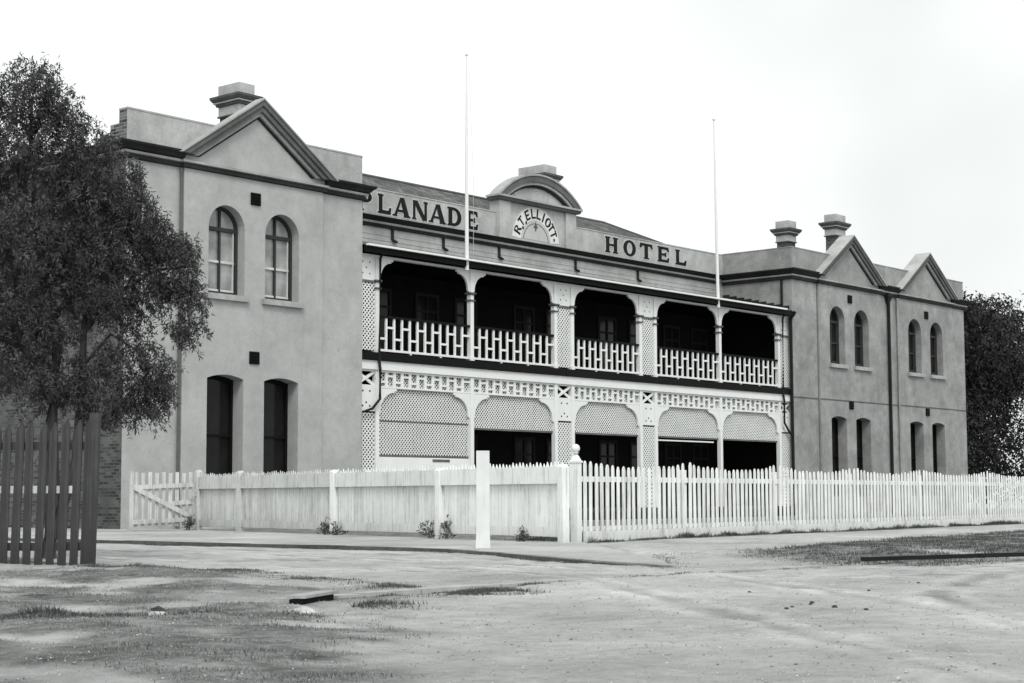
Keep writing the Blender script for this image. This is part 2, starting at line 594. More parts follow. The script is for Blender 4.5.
a.bump(a.noise(7, 9, rough=0.75), 0.9, 0.05)
me.materials.append(a.m)
M['sand'] = a.m

a = Mat('footpath_gravel', 0.97, 0.08)
a.grey(a.math('MULTIPLY', a.rng(a.noise(0.5, 6), 0.3, 0.7, 0.30, 0.44), a.rng(a.noise(4, 6, rough=0.75), 0.3, 0.7, 0.8, 1.12)))
a.bump(a.noise(9, 7), 0.5, 0.03)
M['path'] = a.m
mb = MB()
n = len(FOOT)
mb.add([(x, y, 0.0) for x, y in FOOT], [tuple(range(n))])
mb.add([(x, y, 0.0) for x, y in FOOT] + [(x, y, -0.4) for x, y in FOOT], [(i, (i + 1) % n, (i + 1) % n + n, i + n) for i in range(n)])
tag(mb.build('footpath', M['sand']), kind='structure')
mb = MB()
kd = []                                  # worn kerbstones, sinking into the sand towards the corner
for (ax, ay), (bx_, by_) in zip(KERB, KERB[1:]):
    nseg = max(1, int(math.hypot(bx_ - ax, by_ - ay) / 0.8))
    for q in range(nseg): kd.append((ax + (bx_ - ax) * q / nseg, ay + (by_ - ay) * q / nseg))
kd.append(KERB[-1])
random.seed(5)
for (ax, ay), (bx_, by_) in zip(kd, kd[1:]):
    sink = 0.045 * min(1.0, max(0.0, (-19.5 - ay) / 8.0))
    L = math.hypot(bx_ - ax, by_ - ay)
    ux, uy = (bx_ - ax) / L, (by_ - ay) / L
    j = random.uniform(-0.012, 0.012)
    z = 0.012 - sink + random.uniform(-0.008, 0.008)
    mb.bar((ax + uy * j, ay - ux * j, z - 0.15), (bx_ - ux * 0.012 + uy * j, by_ - uy * 0.012 - ux * j, z - 0.15), 0.16, 0.30)
tag(mb.build('kerb', M['kerbstone']), kind='structure')
# the shallow stone gutter edge that crosses the mouth of the side street
mb = MB()
x = 10.55
while x < 19.3:
    L = random.uniform(0.35, 0.9)
    j = random.uniform(-0.035, 0.035)
    yl = -30.0 - 0.035 * max(0, x - 15)
    mb.box(x, min(x + L - 0.015, 19.4), yl - 0.09 + j, yl + 0.11 + j, -0.25, 0.012 + random.uniform(-0.014, 0.010))
    x += L
tag(mb.build('gutter', M['path']), kind='structure')


def ghgt(x, y):
    i = np.clip(np.searchsorted(gx, x) - 1, 0, nxg - 2); j = np.clip(np.searchsorted(gy, y) - 1, 0, nyg - 2)
    u = (x - gx[i]) / (gx[i + 1] - gx[i]); v = (y - gy[j]) / (gy[j + 1] - gy[j])
    f = lambda A: A[i, j] * (1 - u) * (1 - v) + A[i + 1, j] * u * (1 - v) + A[i, j + 1] * (1 - u) * v + A[i + 1, j + 1] * u * v
    return f(H), f(MASK)


def tuft(x, y):
    i = np.clip(np.searchsorted(gx, x) - 1, 0, nxg - 1); j = np.clip(np.searchsorted(gy, y) - 1, 0, nyg - 1)
    return ss(-0.25, 0.45, NZ4[i, j])


# ------------------------------------------------------------------ the hotel
HC = 54.88
hotel = empty('hotel', (HC, 0, 0), 'two-storey stuccoed hotel with gabled wings and a white lattice verandah between them', 'hotel')
LW0, LW1, RW0, RW1 = 30.62, 40.62, 69.09, 87.35
CZ0, CZ1, PZ = 11.22, 11.72, 12.75


def arch(cx, w, z0, ztop, n=14):
    r = w / 2
    zs = ztop - r
    return [(cx - r, z0), (cx + r, z0)] + [(cx + r * math.cos(math.pi * k / n), zs + r * math.sin(math.pi * k / n)) for k in range(n + 1)]


def seg(cx, w, z0, ztop, rise=0.13, n=8):
    r = w / 2
    return [(cx - r, z0), (cx + r, z0)] + [(cx + r - w * k / n, ztop - rise * (1 - 4 * (k / n) * (1 - k / n))) for k in range(n + 1)]


LWIN = [34.49, 36.84]
RBAYS = [(71.4, 77.55, 74.40, [73.15, 75.57]), (79.55, 85.7, 82.6, [81.28, 83.76])]
WW = 1.48
LBAY = (32.76, 38.66, 35.71, LWIN)


def wing_wall(x0, x1, bays, mat, label):
    mb = MB()
    prev = x0
    for b0, b1, bc, wins in bays:
        hol = [arch(c, WW, 7.38, 10.25) for c in wins] + [seg(c, WW, 0.9, 4.82) for c in wins]
        mb.holes([(b0, -0.1), (b1, -0.1), (b1, CZ0 + 0.2), (b0, CZ0 + 0.2)], hol, 0.0, 0.62)
        mb.add([(b0, 0, -0.1), (b0, 0.1, -0.1), (b0, 0.1, 11.4), (b0, 0, 11.4)], [(0, 1, 2, 3)])
        mb.add([(b1, 0, -0.1), (b1, 0.1, -0.1), (b1, 0.1, 11.4), (b1, 0, 11.4)], [(0, 1, 2, 3)])
        mb.add([(prev, 0.1, -0.1), (b0, 0.1, -0.1), (b0, 0.1, 11.4), (prev, 0.1, 11.4)], [(0, 1, 2, 3)])
        prev = b1
    mb.add([(prev, 0.1, -0.1), (x1, 0.1, -0.1), (x1, 0.1, 11.4), (prev, 0.1, 11.4)], [(0, 1, 2, 3)])
    return mb


for x0, x1, bays, mat, lab in ((LW0, LW1, [LBAY], M['wall_light'], None), (RW0, RW1, RBAYS, M['wall_darker'], 'darker mottled stucco wall of the right wing')):
    mb = wing_wall(x0, x1, bays, mat, lab)
    # sides and rear of this wing; the outer left flank is bare brick
    rear = 14.0
    sm = 1 if x0 == LW0 else 0
    mb.add([(x0, 0.1, -0.1), (x0, rear, -0.1), (x0, rear, 11.4), (x0, 0.1, 11.4)], [(0, 1, 2, 3)], sm)
    mb.add([(x1, 0.1, -0.1), (x1, rear, -0.1), (x1, rear, 11.4), (x1, 0.1, 11.4)], [(0, 1, 2, 3)])
    mb.add([(x0, rear, -0.1), (x1, rear, -0.1), (x1, rear, 11.4), (x0, rear, 11.4)], [(0, 1, 2, 3)])
    mb.add([(x0, 0.1, 11.5), (x1, 0.1, 11.5), (x1, rear, 11.5), (x0, rear, 11.5)], [(0, 1, 2, 3)])
    o = mb.build('wing_wall', [mat, M['brick_dark']], hotel)
    if lab: o['label'] = lab
    # cornice: dark lower band all round, pale fillet, dark crown only beside the gables
    mb = MB()
    ring_ = [(x0, rear), (x0, 0.1), (x1, 0.1), (x1, rear)]
    # bay fronts break forward
    pth = [(x0, rear), (x0, 0.1)]
    for b0, b1, bc, wins in bays: pth += [(b0, 0.1), (b0, 0.0), (b1, 0.0), (b1, 0.1)]
    pth += [(x1, 0.1), (x1, rear)]
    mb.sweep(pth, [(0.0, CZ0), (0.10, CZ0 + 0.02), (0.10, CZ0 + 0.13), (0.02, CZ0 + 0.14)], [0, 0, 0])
    mb.sweep(pth, [(0.02, CZ0 + 0.142), (0.15, CZ0 + 0.17), (0.15, CZ0 + 0.24), (0.0, CZ0 + 0.26)], [1, 1, 1])
    crown = [(0.02, CZ0 + 0.26), (0.20, CZ0 + 0.28), (0.26, CZ0 + 0.36), (0.36, CZ0 + 0.44), (0.37, CZ1), (0.0, CZ1 + 0.02)]
    gh = 3.27
    ends = [(x0, rear), (x0, 0.1), (bays[0][2] - gh + 0.25, 0.1)]
    mb.sweep(ends, crown, [0] * 5)
    for k in range(len(bays) - 1):
        mb.sweep([(bays[k][2] + gh - 0.25, 0.1), (bays[k + 1][2] - gh + 0.25, 0.1)], crown, [0] * 5)
    mb.sweep([(bays[-1][2] + gh - 0.25, 0.1), (x1, 0.1), (x1, rear)], crown, [0] * 5)
    mb.build('cornice', [M['moulding_dark'], M['fillet']], hotel)
    # gables
    for b0, b1, bc, wins in bays:
        mb = MB()
        za, zb = 13.92, CZ1 - 0.02
        sl = (za - zb) / gh
        wallp = [(bc - gh + 0.25, CZ0 + 0.25), (bc + gh - 0.25, CZ0 + 0.25), (bc + gh - 0.25, zb - 0.05), (bc, za - 0.35), (bc - gh + 0.25, zb - 0.05)]
        mb.prism(wallp, 0.0, 0.095 if x0 == LW0 else 0.45, 0)
        for s in (-1, 1):
            zcut = CZ1 - 0.08
            def para(t0, t1, y0, y1, m):
                pts = [(bc, za - t0), (bc + s * (za - t0 - zcut) / sl, zcut), (bc + s * (za - t1 - zcut) / sl, zcut), (bc, za - t1)]
                if s < 0: pts = pts[::-1]
                mb.prism(pts, y0, y1, m)
            bk = 0.10 if x0 == LW0 else 0.50
            para(0.0, 0.06, -0.36, bk, 2)
            para(0.062, 0.25, -0.32, bk - 0.01, 1)
            para(0.252, 0.44, -0.26, bk - 0.02, 1)
            para(0.442, 0.57, -0.15, bk - 0.03, 2)
            para(0.572, 0.66, -0.05, bk - 0.04, 3)  # dark strip painted as the shade under the pale fillet
        mb.build('gable', [mat, M['moulding_grey'], M['fillet'] if x0 == LW0 else M['parapet'], M['moulding_dark']], hotel)
    # parapet
    mb = MB()
    pm = mat
    prevx = x0 + 0.02
    def pbox(xa, xb):
        mb.box(xa, xb, 0.1, 0.5, CZ1 - 0.1, PZ, 0)
        mb.box(xa - 0.015, xb + 0.015, 0.085, 0.515, PZ + 0.002, PZ + 0.055, 0)
    for b in bays:
        pbox(prevx, b[2] - 1.2)
        prevx = b[2] + 1.2
    pbox(prevx, x1 - 0.02)
    if x0 == LW0:
        mb.box(x0 + 0.005, x0 + 0.018, 0.12, 0.49, CZ1, PZ - 0.02, 1)
        mb.box(x0 + 0.02, x0 + 0.5, 0.502, 0.95, CZ1 - 0.05, 12.35, 1)
        mb.box(x0 + 0.02, x0 + 0.5, 0.952, 1.5, CZ1 - 0.05, 12.05, 1)
        mb.box(x0 + 0.02, x0 + 0.5, 1.502, 13.5, CZ1 - 0.05, 11.8, 1)
    else:
        mb.box(x0 + 0.02, x0 + 0.42, 0.502, 9.0, CZ1 - 0.1, PZ, 0)
        mb.box(x0 + 0.005, x0 + 0.435, 0.517, 9.0, PZ + 0.002, PZ + 0.05, 0)
    mb.build('parapet', [M['parapet'] if x0 == LW0 else M['wall_darker'], M['brick_parapet']], hotel)

# windows -------------------------------------------------------------------
def make_arched(cx, pane_mat, frame_mat, inner_white):
    at = (cx, 0.34, 7.38)
    mb = MB()
    o_, i_ = arch(cx, WW - 0.004, 7.384, 10.248), arch(cx, WW - 0.2, 7.50, 10.148)
    mb.ring(o_, i_, 0.34, 0.44)
    zs = 10.25 - WW / 2
    mb.box(cx - 0.64, cx + 0.64, 0.335, 0.445, zs - 0.06, zs + 0.06)     # transom
    mb.box(cx - 0.035, cx + 0.035, 0.347, 0.435, 7.5, 10.15)             # mullion
    f = mb.build('window', frame_mat, hotel, at)
    mb = MB(); mb.prism(arch(cx, WW - 0.14, 7.44, 10.2), 0.425, 0.432)
    mb.build('pane', pane_mat, f, at)
    mb = MB()
    wm = M['sash_white'] if inner_white else M['sash']
    mb.box(cx - 0.60, cx + 0.60, 0.362, 0.42, 8.42, 8.50)
    for sx_ in (-0.58, 0.545): mb.box(cx + sx_, cx + sx_ + 0.04, 0.364, 0.418, 7.5, zs - 0.06)
    mb.box(cx - 0.60, cx + 0.60, 0.366, 0.416, 7.505, 7.57)
    mb.build('sash', wm, f, at)
    mb = MB(); mb.box(cx - WW / 2 - 0.14, cx + WW / 2 + 0.14, -0.13, 0.02, 7.19, 7.372)
    mb.build('sill', M['fillet'], f, at)
    return f


def make_lower(cx):
    at = (cx, 0.5, 0.9)
    mb = MB()
    o_, i_ = seg(cx, WW - 0.004, 0.904, 4.818), seg(cx, WW - 0.2, 1.0, 4.70)
    mb.ring(o_, i_, 0.5, 0.6)
    mb.box(cx - 0.64, cx + 0.64, 0.51, 0.58, 2.86, 2.94)
    f = mb.build('window', M['dark_paint_and_shade'], hotel, at)
    mb = MB(); mb.prism(seg(cx, WW - 0.14, 0.95, 4.76), 0.585, 0.592)
    mb.build('pane', M['glass_dark'], f, at)
    return f


a0 = make_arched(LWIN[0], M['glass_sky_blind'], M['sash'], True)
copy_tree(a0, hotel, Vector((LWIN[1] - HC, 0.34, 7.38)))
b0 = None
for b in RBAYS:
    for c in b[3]:
        if b0 is None: b0 = make_arched(c, M['glass_dark'], M['sash'], False)
        else: copy_tree(b0, hotel, Vector((c - HC, 0.34, 7.38)))
l0 = make_lower(LWIN[0])
for c in LWIN[1:] + RBAYS[0][3] + RBAYS[1][3]:
    copy_tree(l0, hotel, Vector((c - HC, 0.5, 0.9)))
# wall vents
def vent(x, z):
    mb = MB()
    mb.box(x - 0.2, x + 0.2, -0.05, 0.02, z - 0.2, z + 0.2)
    for k in range(4): mb.bar((x - 0.17, -0.06, z - 0.15 + 0.1 * k), (x + 0.17, -0.06, z - 0.15 + 0.1 * k), 0.05, 0.02)
    return mb.build('wall_vent', M['dark_paint_and_shade'], hotel, (x, 0, z))
v0 = vent(35.66, 10.6)
for x, z in ((35.66, 5.42), (74.4, 10.7), (82.6, 10.55), (74.35, 5.4), (82.5, 5.35)):
    copy_tree(v0, hotel, Vector((x - HC, 0, z)))
for x in (38.68, 77.57, 85.72, 71.36, 79.51):
    mb = MB(); mb.box(x, x + 0.03, 0.085, 0.102, 0.0, CZ0 - 0.01)
    mb.build('wall_joint', M['moulding_grey'], hotel, (x, 0.1, 0))
# string course line on the right wing
mb = MB()
for xa, xb, y in ((RW0, 71.4, 0.1), (71.4, 77.55, 0.0), (77.55, 79.55, 0.1), (79.55, 85.7, 0.0), (85.7, RW1, 0.1)):
    mb.box(xa + 0.01, xb - 0.01, y - 0.02, y + 0.02, 5.58, 5.63)
mb.build('string_course', M['moulding_grey'], hotel)

# main wall, its cornice and lettered parapet -----------------------------------
MY = 4.0
mb = MB()
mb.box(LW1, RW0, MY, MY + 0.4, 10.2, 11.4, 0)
mb.box(LW1, RW0, MY, MY + 0.4, 0.4, 10.198, 1)  # wall below the roof coloured near-black for the verandah's shade
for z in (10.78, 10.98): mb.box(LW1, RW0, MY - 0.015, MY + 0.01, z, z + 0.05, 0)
mb.build('main_wall', [M['parapet'], M['deep_shade']], hotel)
mb = MB()
pth = [(LW1 + 0.01, MY), (RW0 - 0.38, MY)]
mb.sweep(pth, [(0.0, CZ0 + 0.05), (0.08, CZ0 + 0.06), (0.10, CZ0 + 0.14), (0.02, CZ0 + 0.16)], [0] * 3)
mb.sweep(pth, [(0.02, CZ0 + 0.162), (0.15, CZ0 + 0.18), (0.15, CZ0 + 0.26), (0.0, CZ0 + 0.28)], [1] * 3)
mb.sweep(pth, [(0.02, CZ0 + 0.28), (0.18, CZ0 + 0.285), (0.24, CZ0 + 0.34), (0.34, CZ0 + 0.41), (0.35, CZ0 + 0.43), (0.0, CZ0 + 0.45)], [0] * 5)
mb.build('cornice', [M['moulding_dark'], M['fillet']], hotel)
mb = MB()
mb.box(LW1, RW0 + 0.02, MY, MY + 0.35, CZ0 + 0.3, 12.72, 0)
mb.box(LW1, RW0 + 0.02, MY - 0.02, MY + 0.37, 12.722, 12.77, 0)
mb.build('parapet', M['parapet'], hotel)
for x in (46.0, 48.9, 52.3, 57.4, 62.0):
    mb = MB()
    mb.box(x - 0.04, x + 0.04, MY - 0.10, MY - 0.002, 10.86, 11.27)
    mb.bar((x - 0.02, MY - 0.08, 10.86), (x + 0.22, MY - 0.08, 10.78), 0.10, 0.06)
    mb.build('roof_stay', M['moulding_dark'], hotel, (x, MY, 11))

# pediment with its curved head
PC = 54.72
mb = MB()
mb.box(PC - 2.55, PC + 2.55, MY - 0.10, MY + 0.36, CZ0 + 0.4, 13.28, 0)
for s in (-1, 1):
    xa, xb = sorted((PC + s * 2.56, PC + s * 1.85))
    mb.box(xa, xb, MY - 0.2, MY - 0.02, CZ0 + 0.41, 13.27, 0)
mb.sweep([(PC - 2.6, MY + 0.36), (PC - 2.6, MY - 0.2), (PC + 2.6, MY - 0.2), (PC + 2.6, MY + 0.36)], [(0, 13.24), (0.1, 13.26), (0.16, 13.36), (0.0, 13.37)], [1, 1, 1])
mb.sweep([(PC - 2.6, MY + 0.36), (PC - 2.6, MY - 0.2), (PC + 2.6, MY - 0.2), (PC + 2.6, MY + 0.36)], [(0, 13.372), (0.2, 13.385), (0.2, 13.47), (-.4, 13.48)], [2, 2, 2])
# segmental head: half chord 2.75, rise 1.15
hc, rise = 2.78, 1.16
rad = (hc * hc + rise * rise) / (2 * rise)
zc = 13.47 + rise - rad
def arc(r, zmin, n=28):
    h = math.acos(min(1, max(-1, (zmin - zc) / r)))
    return [(PC + r * math.sin(h - 2 * h * k / n), zc + r * math.cos(h - 2 * h * k / n)) for k in range(n + 1)]
def band(r0, r1, y0, y1, m):
    A, B = arc(r0, 13.475), arc(r1, 13.475)
    mb.prism(A + B[::-1], y0, y1, m)
band(rad, rad - 0.08, MY - 0.40, MY + 0.20, 2)
band(rad - 0.082, rad - 0.34, MY - 0.36, MY + 0.19, 1)
band(rad - 0.342, rad - 0.46, MY - 0.30, MY + 0.37, 2)
band(rad - 0.462, rad - 0.56, MY - 0.2, MY + 0.365, 3)
mb.prism(arc(rad - 0.562, 13.475), MY - 0.10, MY + 0.36, 0)
ped = mb.build('pediment', [M['parapet'], M['moulding_grey'], M['fillet'], M['moulding_dark']], hotel)

# lettering --------------------------------------------------------------------
def plain(ch):
    t, h = 0.26, 0.19
    bx = lambda a, b, c, d: [(a, c), (b, c), (b, d), (a, d)]
    if ch == 'E': return [bx(0.08, 0.08 + t, 0, 1), bx(0.1, 0.95, 0, h), bx(0.1, 0.95, 1 - h, 1), bx(0.1, 0.82, 0.41, 0.59)]
    if ch == 'L': return [bx(0.08, 0.08 + t, 0, 1), bx(0.1, 0.95, 0, h)]
    if ch == 'I': return [bx(0.36, 0.64, 0, 1)]
    if ch == 'T': return [bx(0.37, 0.37 + t, 0, 1), bx(0.0, 1.0, 1 - h, 1)]
    return wedge(ch, False)


def strokes(ch, serif=True):
    if not serif: return plain(ch)
    return wedge(ch)


def wedge(ch, serif=True):
    """outlines (u,v) in the unit box; wedge-serifed block capitals"""
    t, h, q = 0.27, 0.17, 0.09
    S = []
    bx = lambda a, b, c, d: S.append([(a, c), (b, c), (b, d), (a, d)])
    def foot(a, b, v, s=1):
        if serif: S.append([(a - q, v), (b + q, v), (b + q * 0.6, v + s * 0.09), (a - q * 0.6, v + s * 0.09)])
    def bowl(x, za, zb, xr, w, hh):
        n = 12; A = []; B = []
        zm, rz = (za + zb) / 2, (zb - za) / 2
        for k in range(n + 1):
            th = -math.pi / 2 + math.pi * k / n
            A.append((x + (xr - x) * math.cos(th), zm + rz * math.sin(th)))
            B.append((x + (xr - x - w) * math.cos(th), zm + (rz - hh) * math.sin(th)))
        for k in range(n): S.append([A[k], A[k + 1], B[k + 1], B[k]])
    def oval(cx, cz, rx, rz, w, hh):
        n = 24
        for k in range(n):
            a0, a1 = 2 * math.pi * k / n, 2 * math.pi * (k + 1) / n
            S.append([(cx + rx * math.cos(a0), cz + rz * math.sin(a0)), (cx + rx * math.cos(a1), cz + rz * math.sin(a1)),
                      (cx + (rx - w) * math.cos(a1), cz + (rz - hh) * math.sin(a1)), (cx + (rx - w) * math.cos(a0), cz + (rz - hh) * math.sin(a0))])
    if ch in 'ELPRDB':
        bx(0.08, 0.08 + t, 0, 1); foot(0.08, 0.08 + t, 0); foot(0.08, 0.08 + t, 0.91)
    if ch == 'E':
        bx(0.1, 0.92, 0, h); bx(0.1, 0.9, 1 - h, 1); bx(0.1, 0.7, 0.43, 0.57)
        S.append([(0.92, 0), (0.97, 0.32), (0.84, 0.30), (0.78, h)]); S.append([(0.9, 1), (0.95, 0.7), (0.82, 0.72), (0.76, 1 - h)])
        bx(0.6, 0.72, 0.36, 0.64)
    elif ch == 'L':
        bx(0.1, 0.95, 0, h + .02); S.append([(0.95, 0), (1.0, 0.36), (0.86, 0.34), (0.78, h)])
    elif ch == 'P':
        bx(0.1, 0.55, 1 - h * .8, 1); bx(0.1, 0.55, 0.42, 0.42 + h * .8); bowl(0.5, 0.42, 1, 0.97, 0.25, h * .8)
    elif ch == 'R':
        bx(0.1, 0.55, 1 - h * .8, 1); bx(0.1, 0.55, 0.45, 0.45 + h * .8); bowl(0.5, 0.45, 1, 0.95, 0.25, h * .8)
        S.append([(0.45, 0.5), (0.72, 0.5), (1.02, 0), (0.74, 0)])
    elif ch == 'D':
        bx(0.1, 0.5, 1 - h * .9, 1); bx(0.1, 0.5, 0, h * .9); bowl(0.45, 0, 1, 1.0, 0.28, h * .9)
    elif ch == 'H':
        for xx in (0.06, 0.68): bx(xx, xx + t, 0, 1); foot(xx, xx + t, 0); foot(xx, xx + t, 0.91)
        bx(0.2, 0.8, 0.43, 0.57)
    elif ch == 'I':
        bx(0.36, 0.36 + t, 0, 1); foot(0.36, 0.36 + t, 0); foot(0.36, 0.36 + t, 0.91)
    elif ch == 'T':
        bx(0.37, 0.37 + t, 0, 1); foot(0.37, 0.37 + t, 0); bx(0.03, 0.97, 1 - h, 1)
        S.append([(0.03, 1), (0.0, 0.68), (0.12, 0.70), (0.2, 1 - h)]); S.append([(0.97, 1), (1.0, 0.68), (0.88, 0.70), (0.8, 1 - h)])
    elif ch == 'N':
        bx(0.04, 0.2, 0, 1); bx(0.8, 0.96, 0, 1); S.append([(0.02, 1), (0.32, 1), (0.96, 0), (0.70, 0)])
        foot(0.05, 0.19, 0); foot(0.81, 0.95, 0.91)
    elif ch == 'A':
        S.append([(0.0, 0), (0.17, 0), (0.52, 1), (0.42, 1)]); S.append([(0.68, 0), (1.0, 0), (0.64, 1), (0.38, 1)]); bx(0.22, 0.76, 0.24, 0.36)
        foot(0.0, 0.15, 0); foot(0.70, 0.98, 0)
    elif ch == 'O':
        oval(0.5, 0.5, 0.52, 0.52, 0.29, 0.15)
    elif ch == 'S':
        n = 10; t2 = 0.22
        path = [(0.86, 0.80), (0.7, 0.90), (0.48, 0.92), (0.26, 0.86), (0.2, 0.72), (0.34, 0.58), (0.6, 0.47), (0.78, 0.34), (0.76, 0.18), (0.56, 0.08), (0.32, 0.09), (0.1, 0.22)]
        for (a_, b_), (c_, d_) in zip(path, path[1:]):
            dx, dz = c_ - a_, d_ - b_; L = math.hypot(dx, dz); nx_, nz_ = -dz / L * t2 / 2, dx / L * t2 / 2
            S.append([(a_ + nx_, b_ + nz_), (c_ + nx_, d_ + nz_), (c_ - nx_, d_ - nz_), (a_ - nx_, b_ - nz_)])
    elif ch == '.':
        bx(0.3, 0.6, 0.0, 0.26)
    return S


def word(mb, items, y, grow, m, thick=0.006, serif=True):
    """items: (char, x-left, z-bottom, width, height, rotation)"""
    k = 0
    for ch, x0, z0, w, hgt, rot in items:
        c, s = math.cos(rot), math.sin(rot)
        for poly in strokes(ch, serif):
            pts = [((u - 0.5) * w, (v - 0.5) * hgt) for u, v in poly]
            if grow:
                mx_, mz_ = sum(p[0] for p in pts) / len(pts), sum(p[1] for p in pts) / len(pts)
                pts = [(p[0] + grow * (1 if p[0] > mx_ else -1), p[1] + grow * (1 if p[1] > mz_ else -1)) for p in pts]
            off = 0.0006 * (k % 9); k += 1
            mb.prism([(x0 + w / 2 + a_ * c - b_ * s, z0 + hgt / 2 + a_ * s + b_ * c) for a_, b_ in pts], y - thick - off, y - 0.001, m)
    return mb


LH = 0.76
name1 = [('E', 42.15, .70), ('S', 43.15, .78), ('P', 44.15, .78), ('L', 45.22, .74), ('A', 46.1, .88), ('N', 47.14, .86), ('A', 48.14, .90), ('D', 49.16, .84), ('E', 50.3, .74)]
it = [(c, x, 11.83, w, LH, 0) for c, x, w in name1]
mb = MB(); word(mb, it, MY, 0.055, 1, 0.008); word(mb, it, MY - 0.016, 0, 0, 0.008)
mb.build('lettering', [M['letter'], M['letter_pale']], hotel)
name2 = [('H', 59.6, .93), ('O', 60.97, .92), ('T', 62.2, 1.02), ('E', 63.6, .98), ('L', 65.04, .93)]
it = [(c, x, 11.88, w, 0.72, 0) for c, x, w in name2]
mb = MB(); word(mb, it, MY, 0.055, 1, 0.008); word(mb, it, MY - 0.016, 0, 0, 0.008)
mb.build('lettering', [M['letter'], M['letter_pale']], hotel)
# arched sign in the pediment
SCX, SCZ, SY = 54.62, 11.68, MY - 0.10
mb = MB()
n = 36
oA = [(SCX + 1.58 * math.cos(R(6 + 168 * k / n)), SCZ + 1.55 * math.sin(R(6 + 168 * k / n))) for k in range(n + 1)]
oB = [(SCX + 1.00 * math.cos(R(6 + 168 * k / n)), SCZ + 1.00 * math.sin(R(6 + 168 * k / n))) for k in range(n + 1)]
mb.prism(oA + oB[::-1], SY - 0.012, SY - 0.001, 0)
oC = [(SCX + 0.995 * math.cos(R(8 + 164 * k / n)), SCZ + 0.995 * math.sin(R(8 + 164 * k / n))) for k in range(n + 1)]
mb.prism(oC, SY - 0.010, SY - 0.001, 1)
for r_, w_, m_ in ((1.62, 0.05, 1), (0.86, 0.03, 2)):
    A = [(SCX + r_ * math.cos(R(10 + 160 * k / n)), SCZ + r_ * math.sin(R(10 + 160 * k / n))) for k in range(n + 1)]
    B = [(SCX + (r_ - w_) * math.cos(R(10 + 160 * k / n)), SCZ + (r_ - w_) * math.sin(R(10 + 160 * k / n))) for k in range(n + 1)]
    mb.prism(A + B[::-1], SY - 0.02, SY - 0.001, m_)
# small finial ornament and three short painted dashes under the arc
mb.prism([(SCX - 0.02, SCZ + 0.50), (SCX + 0.05, SCZ + 0.66), (SCX + 0.14, SCZ + 0.70), (SCX + 0.05, SCZ + 0.76), (SCX - 0.02, SCZ + 0.94), (SCX - 0.09, SCZ + 0.76), (SCX - 0.18, SCZ + 0.70), (SCX - 0.09, SCZ + 0.66)], SY - 0.024, SY - 0.001, 2)
mb.build('sign_panel', [M['sign_white'], M['letter_pale'], M['moulding_grey']], hotel)
mb = MB()
it = []
for ch, ang, w in zip('RTELLIOTT', (159, 138.5, 116, 98, 81.5, 67, 51, 37.5, 24), (.36, .30, .34, .33, .33, .32, .36, .30, .30)):
    cxl, czl = SCX + 1.29 * math.cos(R(ang)), SCZ + 1.27 * math.sin(R(ang))
    it.append((ch, cxl - w / 2, czl - 0.21, w, 0.43, R(ang - 90)))
for ang, rr_ in ((147.5, 1.08), (130.5, 1.08), (13.5, 1.20)):
    cxl, czl = SCX + rr_ * math.cos(R(ang)), SCZ + rr_ * math.sin(R(ang))
    it.append(('.', cxl - 0.1, czl - 0.06, 0.34, 0.46, 0))
word(mb, it, SY - 0.013, 0, 0, serif=False)
mb.build('lettering', M['letter'], hotel)

# hipped slate roof of the main range
mb = MB()
ez, rz_ = 12.5, 13.86
vs = [(LW1 - 3, 4.2, ez), (67.0, 4.2, ez), (67.0, 8.9, ez), (LW1 - 3, 8.9, ez), (LW1 - 3, 6.55, rz_), (62.9, 6.55, rz_)]
mb.add(vs, [(0, 1, 5, 4), (1, 2, 5), (2, 3, 4, 5), (0, 4, 3), (0, 3, 2, 1)])
rf = mb.build('roof', M['slate'], hotel)
mb = MB()
mb.tube([(LW1 - 3, 6.55, rz_ + 0.02), (62.9, 6.55, rz_ + 0.02)], [0.07, 0.07], 8)
mb.tube([(62.9, 6.55, rz_ + 0.02), (67.0, 4.2, ez + 0.02)], [0.06, 0.06], 8)
mb.build('ridge_capping', M['moulding_grey'], rf)
# low roofs behind the wing parapets
for x0, x1 in ((LW0 + 0.5, LW1 - 0.1), (RW0 + 0.5, RW1 - 0.5)):
    mb = MB()
    c_ = (x0 + x1) / 2
    mb.add([(x0, 0.6, 11.55), (x1, 0.6, 11.55), (x1, 13.5, 11.55), (x0, 13.5, 11.55), (x0 + 3, 5, 12.5), (x1 - 3, 5, 12.5), (x1 - 3, 9, 12.5), (x0 + 3, 9, 12.5)],
           [(0, 1, 5, 4), (1, 2, 6, 5), (2, 3, 7, 6), (3, 0, 4, 7), (4, 5, 6, 7)])
    mb.build('roof', M['slate'], hotel)

# chimneys
def chimney(x0, x1, y0, y1):
    at = ((x0 + x1) / 2, (y0 + y1) / 2, 11.5)
    mb = MB(); mb.box(x0 + 0.05, x1 - 0.05, y0 + 0.05, y1 - 0.05, 11.4, 15.2)
    c = mb.build('chimney', M['brick_chimney'], hotel, at)
    mb = MB()
    pl = [(x0, y1), (x0, y0), (x1, y0), (x1, y1)]
    P = lambda pr, m: mb.sweep(pl, pr, [m] * (len(pr) - 1), closed=True)
    P([(-0.06, 15.10), (0.03, 15.11), (0.03, 15.16), (-0.02, 15.17)], 1)
    P([(-0.05, 15.17), (-0.01, 15.172), (-0.01, 15.50), (-0.05, 15.51)], 0)
    P([(-0.03, 15.50), (0.05, 15.52), (0.08, 15.60), (0.02, 15.61)], 1)
    P([(0.0, 15.612), (0.13, 15.62), (0.14, 15.67), (0.02, 15.68)], 0)
    P([(0.02, 15.682), (0.16, 15.69), (0.23, 15.80), (0.235, 15.88), (0.0, 15.93)], 1)
    mb.box(x0, x1, y0, y1, 15.90, 16.32, 0)
    mb.build('cap', [M['cap'], M['moulding_grey']], c, at)
